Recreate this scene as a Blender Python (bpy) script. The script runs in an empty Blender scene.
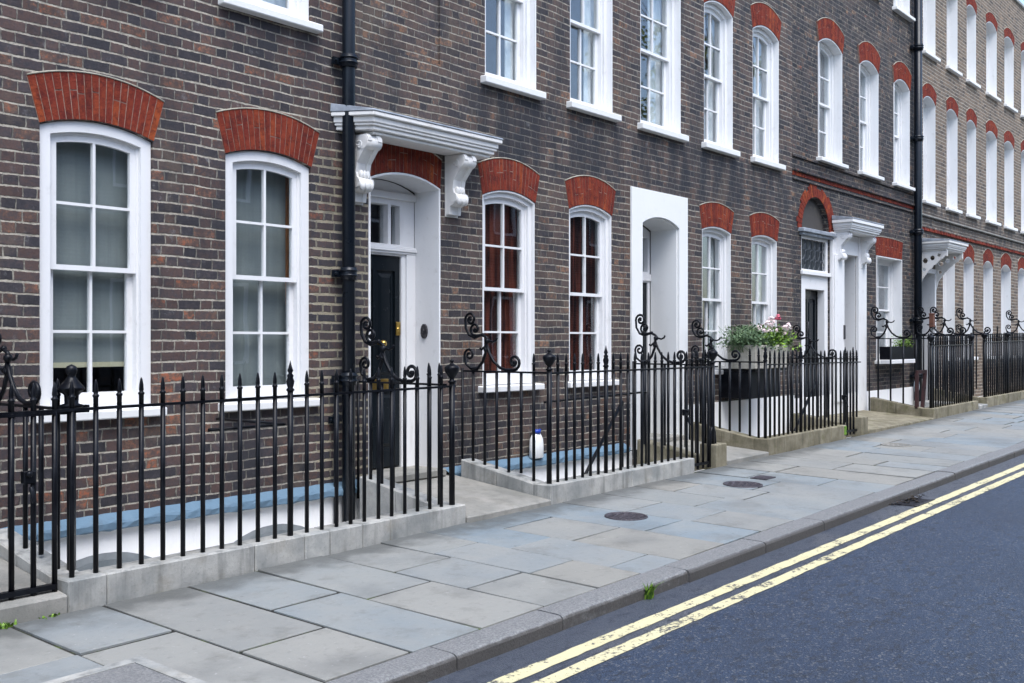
import bpy, bmesh, math, random
from mathutils import Vector, Matrix
from mathutils.geometry import delaunay_2d_cdt
random.seed(7)
R = math.radians
SC = bpy.context.scene
COL = SC.collection

# ------------------------------------------------------------------ helpers
def G(x):                       # the street climbs gently along the terrace
    return 0.0139 * x

def in_poly(p, poly):
    x, y = p; r = False; j = len(poly) - 1
    for i in range(len(poly)):
        xi, yi = poly[i]; xj, yj = poly[j]
        if (yi > y) != (yj > y) and x < (xj - xi) * (y - yi) / (yj - yi) + xi:
            r = not r
        j = i
    return r

class MB:
    """collects faces; build() links them as one mesh object"""
    def __init__(s):
        s.v = []; s.f = []; s.r = []; s.smooth = []
    def face(s, pts, rnd=0.5, sm=False):
        b = len(s.v); s.v += [tuple(p) for p in pts]
        s.f.append(list(range(b, b + len(pts)))); s.r.append(rnd); s.smooth.append(sm)
    def box(s, x0, x1, y0, y1, z0, z1, rnd=0.5):
        s.hexa([(x0,y0,z0),(x1,y0,z0),(x1,y1,z0),(x0,y1,z0),(x0,y0,z1),(x1,y0,z1),(x1,y1,z1),(x0,y1,z1)], rnd)
    def hexa(s, p, rnd=0.5):
        b = len(s.v); s.v += [tuple(q) for q in p]
        for f in ((0,3,2,1),(4,5,6,7),(0,1,5,4),(1,2,6,5),(2,3,7,6),(3,0,4,7)):
            s.f.append([b + i for i in f]); s.r.append(rnd); s.smooth.append(False)
    def prism(s, outer, holes, y0, y1, rnd=0.5, back=True):
        """polygon with holes in the XZ plane, extruded from y0 to y1"""
        loops = [outer] + list(holes)
        pts = []; edges = []
        for lp in loops:
            b = len(pts); n = len(lp)
            pts += [Vector((float(a), float(c))) for a, c in lp]
            edges += [(b + i, b + (i + 1) % n) for i in range(n)]
        vo, _, fo, _, _, _ = delaunay_2d_cdt(pts, edges, [], 0, 1e-6)
        keep = []
        for f in fo:
            cx = sum(vo[i][0] for i in f) / len(f); cz = sum(vo[i][1] for i in f) / len(f)
            if in_poly((cx, cz), outer) and not any(in_poly((cx, cz), h) for h in holes):
                keep.append(f)
        for yy in ((y0, y1) if back else (y0,)):
            b = len(s.v); s.v += [(p[0], yy, p[1]) for p in vo]
            for f in keep:
                s.f.append([b + i for i in (f if yy == y0 else f[::-1])]); s.r.append(rnd); s.smooth.append(False)
        for lp in loops:
            n = len(lp)
            for i in range(n):
                a = lp[i]; c = lp[(i + 1) % n]
                s.face([(a[0],y0,a[1]),(c[0],y0,c[1]),(c[0],y1,c[1]),(a[0],y1,a[1])], rnd)
    def tube(s, path, r, n=6, closed=False, taper=None):
        path = [Vector(p) for p in path]; m = len(path); rings = []
        up = Vector((0, 0, 1)); prev = None
        for i, p in enumerate(path):
            a = path[i - 1] if i > 0 else p; c = path[i + 1] if i < m - 1 else p
            t = (c - a).normalized()
            if prev is None:
                u = t.cross(up)
                if u.length < 0.1: u = t.cross(Vector((1, 0, 0)))
                u.normalize()
            else:
                u = (prev - t * prev.dot(t)).normalized()
            prev = u; w = t.cross(u)
            rr = r if taper is None else r * taper[i]
            b = len(s.v)
            for k in range(n):
                q = 2 * math.pi * (k + .5) / n
                s.v.append(tuple(p + u * (rr * math.cos(q)) + w * (rr * math.sin(q))))
            rings.append(b)
        for i in range(m - 1):
            for k in range(n):
                s.f.append([rings[i]+k, rings[i]+(k+1)%n, rings[i+1]+(k+1)%n, rings[i+1]+k]); s.r.append(.5); s.smooth.append(True)
        s.f.append([rings[0] + k for k in range(n)][::-1]); s.r.append(.5); s.smooth.append(False)
        s.f.append([rings[-1] + k for k in range(n)]); s.r.append(.5); s.smooth.append(False)
    def lathe(s, prof, c, n=12, sx=1.0, sy=1.0, sm=True):
        rings = []
        for r, z in prof:
            b = len(s.v)
            for k in range(n):
                q = 2 * math.pi * k / n + math.pi / n
                s.v.append((c[0] + sx * r * math.cos(q), c[1] + sy * r * math.sin(q), c[2] + z))
            rings.append(b)
        for i in range(len(prof) - 1):
            for k in range(n):
                s.f.append([rings[i]+k, rings[i]+(k+1)%n, rings[i+1]+(k+1)%n, rings[i+1]+k]); s.r.append(.5); s.smooth.append(sm)
        s.f.append([rings[0] + k for k in range(n)][::-1]); s.r.append(.5); s.smooth.append(False)
        s.f.append([rings[-1] + k for k in range(n)]); s.r.append(.5); s.smooth.append(False)
    def sphere(s, c, r, n=10, sx=1, sy=1, sz=1):
        m = n // 2 + 1
        s.lathe([(max(.0005, r * math.sin(math.pi * i / m)), -r * sz * math.cos(math.pi * i / m)) for i in range(m + 1)], c, n, sx, sy)
    def build(s, name, mat, parent=None, bevel=0.0, loc=None, seg=1, fix=True):
        me = bpy.data.meshes.new(name)
        me.from_pydata(s.v, [], s.f); 
        at = me.attributes.new('rnd', 'FLOAT', 'FACE')
        at.data.foreach_set('value', s.r)
        me.polygons.foreach_set('use_smooth', s.smooth)
        if fix:
            bm = bmesh.new(); bm.from_mesh(me)
            bmesh.ops.remove_doubles(bm, verts=bm.verts, dist=1e-5)
            bmesh.ops.recalc_face_normals(bm, faces=bm.faces)
            bm.to_mesh(me); bm.free()
        me.materials.append(mat); me.update()
        o = bpy.data.objects.new(name, me); COL.objects.link(o)
        if parent is not None:
            o.parent = parent
            w = parent.location.copy(); q = parent.parent
            while q is not None:
                w += q.location; q = q.parent
            if loc is None: o.location = -w
            else: o.location = Vector(loc) - w
        elif loc is not None:
            o.location = loc
        if bevel > 0:
            md = o.modifiers.new('bevel', 'BEVEL'); md.width = bevel; md.segments = seg
            md.limit_method = 'ANGLE'; md.angle_limit = R(40)
        return o

def tag(o, label, cat, group=None):
    o['label'] = label; o['category'] = cat
    if group: o['group'] = group
    return o
def thing(name, label, cat, loc=(0, 0, 0), group=None):
    o = bpy.data.objects.new(name, None); COL.objects.link(o); o.location = loc
    o.empty_display_size = .2
    return tag(o, label, cat, group)
def structure(o, kind='structure'):
    o['kind'] = kind; return o

# ------------------------------------------------------------------ materials
class NT:
    def __init__(s, name):
        s.m = bpy.data.materials.new(name); s.m.use_nodes = True
        s.t = s.m.node_tree; s.t.nodes.clear()
        s.out = s.t.nodes.new('ShaderNodeOutputMaterial')
    def n(s, typ, ins=None, **kw):
        nd = s.t.nodes.new(typ)
        for k, v in kw.items(): setattr(nd, k, v)
        for k, v in (ins or {}).items():
            if isinstance(v, bpy.types.NodeSocket): s.t.links.new(v, nd.inputs[k])
            else: nd.inputs[k].default_value = v
        return nd
    def math(s, op, a, b=0.0, c=0.0, clamp=False):
        nd = s.n('ShaderNodeMath', {0: a, 1: b, 2: c}, operation=op); nd.use_clamp = clamp
        return nd.outputs[0]
    def ramp(s, fac, stops, interp='LINEAR'):
        nd = s.n('ShaderNodeValToRGB', {0: fac}); cr = nd.color_ramp; cr.interpolation = interp
        while len(cr.elements) < len(stops): cr.elements.new(.5)
        for e, (p, c) in zip(cr.elements, stops):
            e.position = p
            e.color = (c, c, c, 1) if isinstance(c, (int, float)) else (c[0], c[1], c[2], 1)
        return nd.outputs[0]
    def mix(s, fac, a, b, mode='MIX'):
        nd = s.t.nodes.new('ShaderNodeMix'); nd.data_type = 'RGBA'; nd.blend_type = mode
        for i, v in ((0, fac), (6, a), (7, b)):
            if isinstance(v, bpy.types.NodeSocket): s.t.links.new(v, nd.inputs[i])
            elif i == 0: nd.inputs[0].default_value = v
            else: nd.inputs[i].default_value = (v[0], v[1], v[2], 1)
        return nd.outputs[2]
    def noise(s, vec, scale, detail=3, rough=.55, out=0, dist=0):
        nd = s.n('ShaderNodeTexNoise', {'Scale': scale, 'Detail': detail, 'Roughness': rough, 'Distortion': dist})
        if vec is not None: s.t.links.new(vec, nd.inputs['Vector'])
        return nd.outputs[out]
    def sm(s, x, a, b, lo=0.0, hi=1.0):
        nd = s.n('ShaderNodeMapRange', {0: x, 1: a, 2: b, 3: lo, 4: hi}, interpolation_type='SMOOTHSTEP')
        return nd.outputs[0]
    def pos(s): return s.n('ShaderNodeNewGeometry').outputs['Position']
    def obj(s): return s.n('ShaderNodeTexCoord').outputs['Object']
    def rnd(s): return s.n('ShaderNodeAttribute', attribute_name='rnd').outputs['Fac']
    def scale(s, vec, v): return s.n('ShaderNodeVectorMath', {0: vec, 1: v}, operation='MULTIPLY').outputs[0]
    def bump(s, h, dist=.01, strength=1.0, normal=None):
        nd = s.n('ShaderNodeBump', {'Height': h, 'Distance': dist, 'Strength': strength})
        if normal is not None: s.t.links.new(normal, nd.inputs['Normal'])
        return nd.outputs[0]
    def bsdf(s, col, rough=.8, normal=None, metal=0.0, spec=.5, trans=0.0):
        nd = s.n('ShaderNodeBsdfPrincipled', {'Roughness': rough, 'Metallic': metal, 'Specular IOR Level': spec})
        if isinstance(col, bpy.types.NodeSocket): s.t.links.new(col, nd.inputs['Base Color'])
        else: nd.inputs['Base Color'].default_value = (col[0], col[1], col[2], 1)
        if normal is not None: s.t.links.new(normal, nd.inputs['Normal'])
        s.t.links.new(nd.outputs[0], s.out.inputs[0]); return nd

def mat_brick(name, stops, mortar, soot=.5, patch=None, mort_w=.0065, stain=None, offs=0.0, bumpd=.014, mottled=0.0, H=.0757, L=.285):
    n = NT(name); p = n.pos(); xyz = n.n('ShaderNodeSeparateXYZ', {0: p})
    X, Y, Z = xyz.outputs
    wob = n.noise(p, 1.7, 2, .5); wob2 = n.noise(p, 9, 2, .5)
    zz = n.math('ADD', Z, n.math('ADD', n.math('MULTIPLY', n.math('SUBTRACT', wob, .5), .035), n.math('MULTIPLY', n.math('SUBTRACT', wob2, .5), .010)))
    v = n.math('DIVIDE', zz, H); row = n.math('FLOOR', v); fv = n.math('FRACT', v)
    rj = n.n('ShaderNodeTexWhiteNoise', {'W': row}, noise_dimensions='1D').outputs[0]
    odd = n.math('MULTIPLY', n.math('FRACT', n.math('MULTIPLY', row, .5)), 1.0)
    u = n.math('ADD', n.math('DIVIDE', n.math('ADD', n.math('ADD', X, Y), offs), L), n.math('ADD', odd, n.math('MULTIPLY', rj, .16)))
    u = n.math('ADD', u, n.math('MULTIPLY', n.math('SUBTRACT', n.noise(p, 5, 1, .5), .5), .12))
    cell = n.math('FLOOR', u); fu = n.math('FRACT', u)
    isH = n.math('LESS_THAN', fu, 1 / 3)
    lh = n.math('MULTIPLY', fu, 3.0); ls = n.math('MULTIPLY', n.math('SUBTRACT', fu, 1 / 3), 1.5)
    loc = n.math('ADD', n.math('MULTIPLY', isH, lh), n.math('MULTIPLY', n.math('SUBTRACT', 1.0, isH), ls))
    w = n.math('SUBTRACT', 2 * L / 3, n.math('MULTIPLY', isH, L / 3))
    dx = n.math('ADD', n.math('MULTIPLY', n.math('MINIMUM', loc, n.math('SUBTRACT', 1.0, loc)), w), .0018)
    dz = n.math('MULTIPLY', n.math('MINIMUM', fv, n.math('SUBTRACT', 1.0, fv)), H)
    d = n.math('ADD', n.math('MINIMUM', dx, dz), n.math('MULTIPLY', n.math('SUBTRACT', n.noise(p, 38, 4, .7), .5), .016))
    bid = n.math('ADD', n.math('MULTIPLY', cell, 2.0), isH)
    comb = n.n('ShaderNodeCombineXYZ', {0: bid, 1: row, 2: 0.0}).outputs[0]
    wn = n.n('ShaderNodeTexWhiteNoise', {'Vector': comb}, noise_dimensions='3D')
    rv = wn.outputs[0]; rc1 = n.n('ShaderNodeSeparateColor', {0: wn.outputs[1]}).outputs[1]
    mw = n.math('ADD', mort_w, n.math('MULTIPLY', n.math('SUBTRACT', n.noise(p, 2.6, 3), .5), .009))
    pm = None
    if patch:
        x0, x1, z1 = patch
        pm = n.math('MULTIPLY', n.math('MULTIPLY', n.sm(n.math('ADD', X, n.math('MULTIPLY', n.math('SUBTRACT', wob2, .5), .3)), x0 - .03, x0 + .03), n.sm(n.math('ADD', X, n.math('MULTIPLY', n.math('SUBTRACT', wob2, .5), .3)), x1 + .03, x1 - .03)), n.sm(Z, z1 + .15, z1 - .1))
        mw = n.math('ADD', mw, n.math('MULTIPLY', pm, .0045))
    mask = n.sm(d, mw, n.math('ADD', mw, .0045))           # 1 on brick, 0 in joint
    fine = n.noise(p, 60, 4, .65); mid = n.noise(p, 14, 4, .6)
    rvv = n.math('ADD', n.math('ADD', n.math('MULTIPLY', rv, .92), n.math('MULTIPLY', n.math('SUBTRACT', n.noise(p, 22, 5, .75), .5), 1.25)), n.math('MULTIPLY', n.math('SUBTRACT', n.noise(p, .8, 3, .6), .5), .45), clamp=True)
    bc = n.ramp(rvv, [(p_, (c_[0] * 1.04, c_[1] * .98, c_[2] * 1.0)) for p_, c_ in stops])
    hsv = n.n('ShaderNodeHueSaturation', {'Color': bc, 'Value': n.math('ADD', .12, n.math('MULTIPLY', n.math('ADD', n.math('MULTIPLY', fine, .75), n.math('ADD', n.math('MULTIPLY', mid, .6), n.math('MULTIPLY', rc1, .30))), 1.10))}).outputs[0]
    # smoky burnt ends and smears inside bricks
    hsv = n.mix(n.math('MULTIPLY', n.sm(mid, .52, .72), .45), hsv, (.022, .024, .03))
    mcol = n.mix(n.noise(p, 3.5, 4, .6), [c * .55 for c in mortar], [c * 1.15 for c in mortar])
    mcol = n.mix(n.math('MULTIPLY', n.sm(n.noise(p, 16, 4, .7), .44, .62), .65), mcol, [c * .35 for c in mortar])
    if patch:
        mcol = n.mix(pm, mcol, n.mix(n.noise(p, 12, 3), (.17, .15, .105), (.40, .355, .26)))
        hsv = n.mix(n.math('MULTIPLY', pm, .35), hsv, (.035, .035, .045))
    perp = n.math('LESS_THAN', dx, dz)
    mcol = n.mix(n.math('MULTIPLY', perp, n.math('ADD', .35, n.math('MULTIPLY', n.sm(mid, .4, .6), .55))), mcol, (.09, .082, .072))
    col = n.mix(mask, mcol, hsv)
    big = n.noise(n.scale(p, (1.5, 1.5, .6)), 1.1, 6, .68)
    sm_ = n.math('MULTIPLY', n.sm(big, .47, .62), soot)
    col = n.mix(sm_, col, n.mix(mask, (.07, .068, .066), (.026, .027, .032)))
    if stain:
        for (zx0, zx1, z0, z1, k) in stain:            # old soot streaks under the sills
            a = n.math('MULTIPLY', n.sm(X, zx0 - .15, zx0 + .15), n.sm(X, zx1 + .15, zx1 - .15))
            b = n.math('MULTIPLY', n.sm(Z, z0, z0 + .35), n.sm(Z, z1 + .02, z1 - .05))
            s_ = n.math('MULTIPLY', n.math('MULTIPLY', a, b), n.math('MULTIPLY', n.sm(n.noise(n.scale(p, (3, 1, .6)), 1.6, 4), .32, .62), k))
            col = n.mix(s_, col, n.mix(mask, (.06, .06, .062), (.020, .022, .028)))
    wash = n.math('MULTIPLY', n.sm(n.noise(n.scale(p, (1, 1, .8)), 1.5, 6, .7), .53, .66), .30)
    col = n.mix(wash, col, n.mix(mask, mortar, (.17, .125, .085)))
    eff = n.math('MULTIPLY', n.sm(n.noise(p, 8.5, 6, .75), .57, .76), .5)
    col = n.mix(eff, col, (.30, .30, .30))
    if mottled:
        col = n.mix(n.math('MULTIPLY', n.sm(n.noise(p, 11, 4, .75), .60, .66), mottled), col, (.36, .30, .22))
        col = n.mix(n.math('MULTIPLY', n.sm(n.noise(n.scale(p, (1, 1, 1.6)), 5.0, 4, .7), .66, .71), mottled), col, (.33, .10, .05))
    h = n.math('ADD', n.math('MULTIPLY', mask, .75), n.math('ADD', n.math('MULTIPLY', n.noise(p, 70, 4, .7), .35), n.math('MULTIPLY', rv, .25)))
    n.bsdf(col, n.math('ADD', .72, n.math('MULTIPLY', fine, .2)), n.bump(h, bumpd, .85), spec=.32)
    return n.m

def mat_paint(name, col, rough=.42, dirt=.25, dirtcol=(.30, .29, .26), bump=.15, scale=9, spec=.45):
    n = NT(name); p = n.pos()
    a = n.noise(p, scale, 5, .65); b = n.noise(n.scale(p, (1, 1, .22)), scale * .8, 4, .6)
    f = n.math('MULTIPLY', n.math('ADD', n.math('MULTIPLY', n.sm(a, .56, .78), .6), n.math('MULTIPLY', n.sm(b, .56, .8), .6)), dirt)
    c = n.mix(n.noise(p, 1.3, 2), [k * .94 for k in col], [min(1, k * 1.04) for k in col])
    c = n.mix(f, c, dirtcol)
    h = n.math('ADD', n.noise(p, 40, 3, .6), n.math('MULTIPLY', n.noise(p, 7, 2), .8))
    n.bsdf(c, n.math('ADD', rough, n.math('MULTIPLY', a, .15)), n.bump(h, .004, bump), spec=spec)
    return n.m

def mat_iron(name='black_iron_paint'):
    n = NT(name); p = n.pos()
    a = n.noise(p, 30, 4, .65); b = n.noise(p, 8, 3, .6)
    c = n.mix(n.sm(b, .4, .7), (.0035, .004, .006), (.008, .0095, .013))
    c = n.mix(n.math('MULTIPLY', n.sm(n.noise(p, 18, 5, .7), .68, .80), .5), c, (.07, .035, .018))
    n.bsdf(c, n.math('ADD', .22, n.math('MULTIPLY', b, .22)), n.bump(a, .003, .35), spec=.16)
    return n.m

def mat_stone(name, c0, c1, moss=.3, mosscol=(.10, .095, .03), streak=.5, scale=3.0, rough=.8, attr=.25):
    n = NT(name); p = n.pos(); z = n.n('ShaderNodeSeparateXYZ', {0: p}).outputs[2]
    a = n.noise(p, scale, 6, .62); f = n.noise(p, 55, 4, .7)
    c = n.mix(n.sm(a, .3, .72), c0, c1)
    st = n.noise(n.scale(p, (3.2, 3.2, .35)), scale, 4, .6)
    c = n.mix(n.math('MULTIPLY', n.sm(st, .48, .72), streak), c, [k * .45 for k in c0])
    c = n.mix(n.math('MULTIPLY', n.sm(f, .52, .75), .35), c, [k * .5 for k in c0])
    c = n.mix(n.math('MULTIPLY', n.sm(n.noise(p, 4.5, 5, .7), .5, .72), moss), c, mosscol)
    v = n.math('ADD', 1 - attr / 2, n.math('MULTIPLY', n.rnd(), attr))
    c = n.n('ShaderNodeHueSaturation', {'Color': c, 'Value': v}).outputs[0]
    h = n.math('ADD', n.math('MULTIPLY', f, .5), a)
    n.bsdf(c, rough, n.bump(h, .008, .6), spec=.35)
    return n.m

def mat_flags():
    n = NT('york_stone_flags'); p = n.pos(); r = n.rnd()
    y = n.n('ShaderNodeSeparateXYZ', {0: p}).outputs[1]
    c = n.ramp(r, [(0, (.175, .20, .215)), (.18, (.23, .222, .195)), (.36, (.165, .215, .25)), (.50, (.245, .232, .20)), (.64, (.195, .222, .235)), (.78, (.255, .25, .225)), (.90, (.155, .205, .24)), (1, (.215, .225, .22))])
    c = n.mix(.15, c, (.205, .218, .22))
    a = n.noise(n.n('ShaderNodeVectorMath', {0: p, 1: n.n('ShaderNodeCombineXYZ', {0: n.math('MULTIPLY', r, 40)}).outputs[0]}, operation='ADD').outputs[0], 2.2, 6, .62)
    f = n.noise(p, 90, 4, .75); m = n.noise(p, 22, 4, .6)
    c = n.mix(n.sm(a, .32, .75), c, n.mix(.5, c, (.27, .265, .24)))
    c = n.mix(n.math('MULTIPLY', n.sm(n.noise(p, 1.1, 5, .6), .5, .72), .45), c, (.105, .11, .11))
    c = n.mix(n.math('MULTIPLY', n.sm(m, .58, .75), .3), c, (.10, .10, .10))
    c = n.mix(n.math('MULTIPLY', n.sm(n.noise(p, 38, 2, .4), .70, .76), .5), c, (.35, .35, .34))
    gm = n.n('ShaderNodeTexVoronoi', {'Vector': p, 'Scale': 5.5}); gs = n.n('ShaderNodeSeparateColor', {0: gm.outputs['Color']}).outputs
    c = n.mix(n.math('MULTIPLY', n.math('MULTIPLY', n.sm(gm.outputs['Distance'], .085, .06), n.math('GREATER_THAN', gs[0], .80)), .45), c, (.075, .078, .08))
    c = n.mix(n.math('MULTIPLY', n.sm(n.noise(p, 3.3, 6, .72), .52, .66), .35), c, (.12, .118, .105))
    gr = n.math('MULTIPLY', n.sm(n.math('ADD', y, n.math('MULTIPLY', n.noise(p, 6, 4), .5)), -1.42, -1.06), .75)   # darker along the foot of the kerb stones
    c = n.mix(gr, c, (.055, .058, .055))
    h = n.math('ADD', n.math('MULTIPLY', f, .25), n.math('ADD', n.math('MULTIPLY', a, .8), n.math('MULTIPLY', m, .35)))
    n.bsdf(c, n.math('ADD', .42, n.math('MULTIPLY', n.math('ADD', a, m), .2)), n.bump(h, .010, .55), spec=.45)
    return n.m

def mat_asphalt():
    n = NT('worn_asphalt'); p = n.pos(); y = n.n('ShaderNodeSeparateXYZ', {0: p}).outputs[1]
    g = n.noise(p, 130, 3, .75); f = n.noise(p, 38, 4, .7); a = n.noise(n.scale(p, (.5, 1, 1)), 1.3, 5, .6)
    vor = n.n('ShaderNodeTexVoronoi', {'Vector': p, 'Scale': 95.0})
    c = n.mix(n.sm(g, .35, .7), (.011, .022, .046), (.044, .070, .122))
    c = n.mix(n.math('MULTIPLY', n.sm(a, .42, .68), .55), c, (.018, .030, .058))
    c = n.mix(n.math('MULTIPLY', n.sm(n.n('ShaderNodeSeparateColor', {0: vor.outputs['Color']}).outputs[0], .90, .93), .45), c, (.22, .22, .21))
    gut = n.sm(n.math('ADD', y, n.math('MULTIPLY', n.math('SUBTRACT', n.noise(p, 2.5, 4), .5), .12)), -3.98, -3.90)
    c = n.mix(n.math('MULTIPLY', gut, .6), c, n.mix(f, (.07, .072, .076), (.14, .142, .145)))
    c = n.mix(n.math('MULTIPLY', n.sm(n.noise(n.scale(p, (.6, 1, 1)), 16, 6, .8), .50, .62), .8), c, (.016, .019, .026))
    pt = n.sm(n.noise(n.scale(p, (.35, .8, 1)), .9, 4, .6), .50, .56)
    c = n.mix(n.math('MULTIPLY', pt, .45), c, n.mix(g, (.011, .018, .034), (.036, .052, .085)))
    h = n.math('ADD', n.math('MULTIPLY', g, .7), n.math('ADD', n.math('MULTIPLY', vor.outputs['Distance'], .5), n.math('MULTIPLY', f, .7)))
    n.bsdf(c, n.math('ADD', .42, n.math('MULTIPLY', f, .22)), n.bump(h, .014, .8), spec=.5)
    return n.m

def mat_line():
    n = NT('worn_yellow_paint'); p = n.pos()
    f = n.noise(p, 38, 5, .7); w = n.noise(p, 5, 4, .6); g = n.noise(p, 130, 3, .75)
    c = n.mix(n.noise(p, 3, 3), (.54, .49, .28), (.64, .59, .38))
    c = n.mix(n.math('MULTIPLY', n.sm(f, .5, .72), .25), c, (.38, .34, .2))
    wear = n.sm(n.math('ADD', n.math('MULTIPLY', f, .65), n.math('MULTIPLY', w, .55)), .635, .70)
    c = n.mix(wear, c, (.07, .072, .075))
    n.bsdf(c, .6, n.bump(n.math('ADD', g, f), .008, .6), spec=.4)
    return n.m

def mat_glass():
    n = NT('old_window_glass'); p = n.pos()
    nb = n.bump(n.noise(p, 2.2, 1, .5), .02, .035)
    gm = n.n('ShaderNodeNewGeometry')
    ct = n.math('ABSOLUTE', n.n('ShaderNodeVectorMath', {0: gm.outputs['Incoming'], 1: gm.outputs['Normal']}, operation='DOT_PRODUCT').outputs['Value'])
    fr = n.math('POWER', n.math('SUBTRACT', 1.0, ct), 5.0)
    fac = n.math('ADD', .085, n.math('MULTIPLY', fr, 1.1), clamp=True)
    tr = n.n('ShaderNodeBsdfTransparent', {0: (.93, .95, .95, 1)}); gl = n.n('ShaderNodeBsdfGlossy', {'Color': (.95, .97, 1, 1), 'Roughness': .015, 'Normal': nb})
    mx = n.n('ShaderNodeMixShader', {0: fac, 1: tr.outputs[0], 2: gl.outputs[0]})
    n.t.links.new(mx.outputs[0], n.out.inputs[0]); return n.m

def mat_arch():
    n = NT('red_rubbed_brick'); p = n.pos(); r = n.rnd()
    at = n.noise(p, .9, 1, .5); r = n.math('ADD', n.math('MULTIPLY', r, .8), n.math('MULTIPLY', n.math('SUBTRACT', at, .38), .9), clamp=True)
    c = n.ramp(r, [(0, (.085, .016, .014)), (.28, (.16, .026, .016)), (.52, (.20, .034, .018)), (.74, (.19, .03, .02)), (.90, (.30, .060, .02)), (1, (.40, .10, .028))])
    v = n.noise(n.scale(p, (2.2, 2.2, 1.2)), 7.0, 6, .72)
    c = n.mix(n.sm(v, .30, .72), n.mix(.65, c, (.10, .016, .014)), n.mix(.22, c, (.34, .08, .032)))
    c = n.mix(n.math('MULTIPLY', n.sm(n.noise(p, 10, 5, .75), .47, .68), .75), c, (.060, .014, .014))
    c = n.mix(n.math('MULTIPLY', n.sm(n.noise(p, 7, 4, .7), .66, .80), .35), c, (.36, .30, .27))
    n.bsdf(c, .8, n.bump(n.noise(p, 45, 5, .75), .012, .9), spec=.12); return n.m

def mat_simple(name, c0, c1, scale=8, rough=.7, bump=.3, metal=0.0, spec=.4):
    n = NT(name); p = n.pos(); a = n.noise(p, scale, 5, .62)
    n.bsdf(n.mix(n.sm(a, .3, .7), c0, c1), rough, n.bump(n.noise(p, scale * 6, 3), .004, bump), metal, spec); return n.m

def mat_stripe(name, c0, c1):
    n = NT(name); p = n.pos(); a = n.noise(n.scale(p, (14, 14, .8)), 1.0, 4, .6)
    n.bsdf(n.mix(n.sm(a, .38, .66), c0, c1), .9, spec=.1); return n.m
def mat_leaf(name, c0, c1):
    n = NT(name); r = n.rnd(); p = n.pos()
    c = n.mix(r, c0, c1)
    b = n.bsdf(c, .55, spec=.35)
    return n.m

GREY = [(0, (.028, .028, .032)), (.20, (.042, .039, .043)), (.40, (.062, .047, .045)), (.58, (.080, .052, .044)), (.72, (.054, .047, .047)), (.86, (.098, .058, .044)), (.95, (.13, .085, .060)), (1, (.24, .085, .045))]
PURP = [(0, (.030, .029, .032)), (.20, (.046, .041, .042)), (.40, (.070, .054, .048)), (.60, (.092, .066, .052)), (.78, (.066, .054, .050)), (.92, (.125, .085, .060)), (1, (.20, .11, .065))]
DARK = [(0, (.016, .017, .020)), (.3, (.028, .027, .030)), (.55, (.044, .038, .038)), (.8, (.056, .046, .042)), (.95, (.095, .066, .048)), (1, (.18, .11, .065))]
TAN = [(0, (.055, .047, .040)), (.22, (.10, .080, .060)), (.45, (.15, .115, .080)), (.65, (.175, .135, .092)), (.82, (.11, .092, .072)), (1, (.22, .15, .09))]
M = {}
sill_stain = [(7.9, 10.6, 3.25, 4.2, .85), (10.8, 15.3, 3.3, 4.2, .8), (4.8, 6.0, 3.6, 4.2, .45)]
M['brickA'] = mat_brick('brick_weathered_purple', GREY, (.46, .42, .345), .6, mort_w=.0046, H=.0793, L=.303, patch=(5.80, 6.42, 3.25), stain=[(4.8, 6.0, 3.6, 4.2, .4)])
M['brickB'] = mat_brick('brick_brown_purple', PURP, (.38, .345, .28), .7, patch=(5.80, 6.42, 3.25), stain=[(7.9, 10.6, 3.25, 4.2, .85)], mort_w=.0040)
M['brickC'] = mat_brick('brick_sooty_purple', PURP, (.36, .33, .275), .7, stain=[(10.8, 15.3, 3.3, 4.2, .9)], mort_w=.0040)
M['brickD'] = mat_brick('brick_soot_black', DARK, (.20, .18, .155), .45, mort_w=.0045, mottled=.55)
M['brickE'] = mat_brick('brick_stock_tan', TAN, (.42, .37, .30), .1, stain=[(21, 40, 3.5, 4.5, .7)])
M['white'] = mat_paint('white_gloss_paint', (.70, .70, .70), .40, .42, (.30, .28, .24), bump=.22)
M['white_old'] = mat_paint('white_paint_weathered', (.68, .67, .645), .5, .6, (.33, .27, .21), .5, 7)
M['cream'] = mat_paint('white_masonry_paint', (.72, .725, .715), .6, .3, (.45, .45, .43), .35, 5)
M['basement'] = mat_paint('white_basement_render', (.82, .82, .81), .75, .3, (.45, .46, .45), .8, 3)
M['ledge'] = mat_paint('blue_grey_ledge_paint', (.10, .17, .235), .6, .9, (.06, .08, .10), 1.0, 6)
M['iron'] = mat_iron()
M['pipe'] = mat_paint('black_pipe_paint', (.005, .008, .013), .22, .2, (.04, .038, .036), .3, 12, spec=.25)
M['lead'] = mat_simple('lead_sheet', (.16, .18, .21), (.30, .33, .37), 7, .45, .5)
M['arch'] = mat_arch()
M['glass'] = mat_glass()
M['flag'] = mat_flags()
M['asphalt'] = mat_asphalt()
M['line'] = mat_line()
def mat_kerb():
    n = NT('granite_kerb'); p = n.pos(); y = n.n('ShaderNodeSeparateXYZ', {0: p}).outputs[1]
    f = n.noise(p, 75, 3, .8); a = n.noise(p, 3, 5, .6)
    c = n.mix(n.sm(f, .35, .68), (.12, .125, .13), (.24, .24, .235)); c = n.mix(n.math('MULTIPLY', n.sm(a, .45, .7), .4), c, (.16, .16, .16))
    gr = n.sm(n.math('ADD', y, n.math('MULTIPLY', n.math('SUBTRACT', n.noise(p, 14, 4, .6), .5), .03)), KY + .018, KY + .004)   # tyre and road dirt on the street face
    c = n.mix(n.math('MULTIPLY', gr, .85), c, n.mix(a, (.040, .036, .034), (.085, .078, .072)))
    n.bsdf(c, .6, n.bump(n.math('ADD', f, a), .008, .6), spec=.4); return n.m
KY = -3.44
M['kerb'] = mat_kerb()
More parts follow.
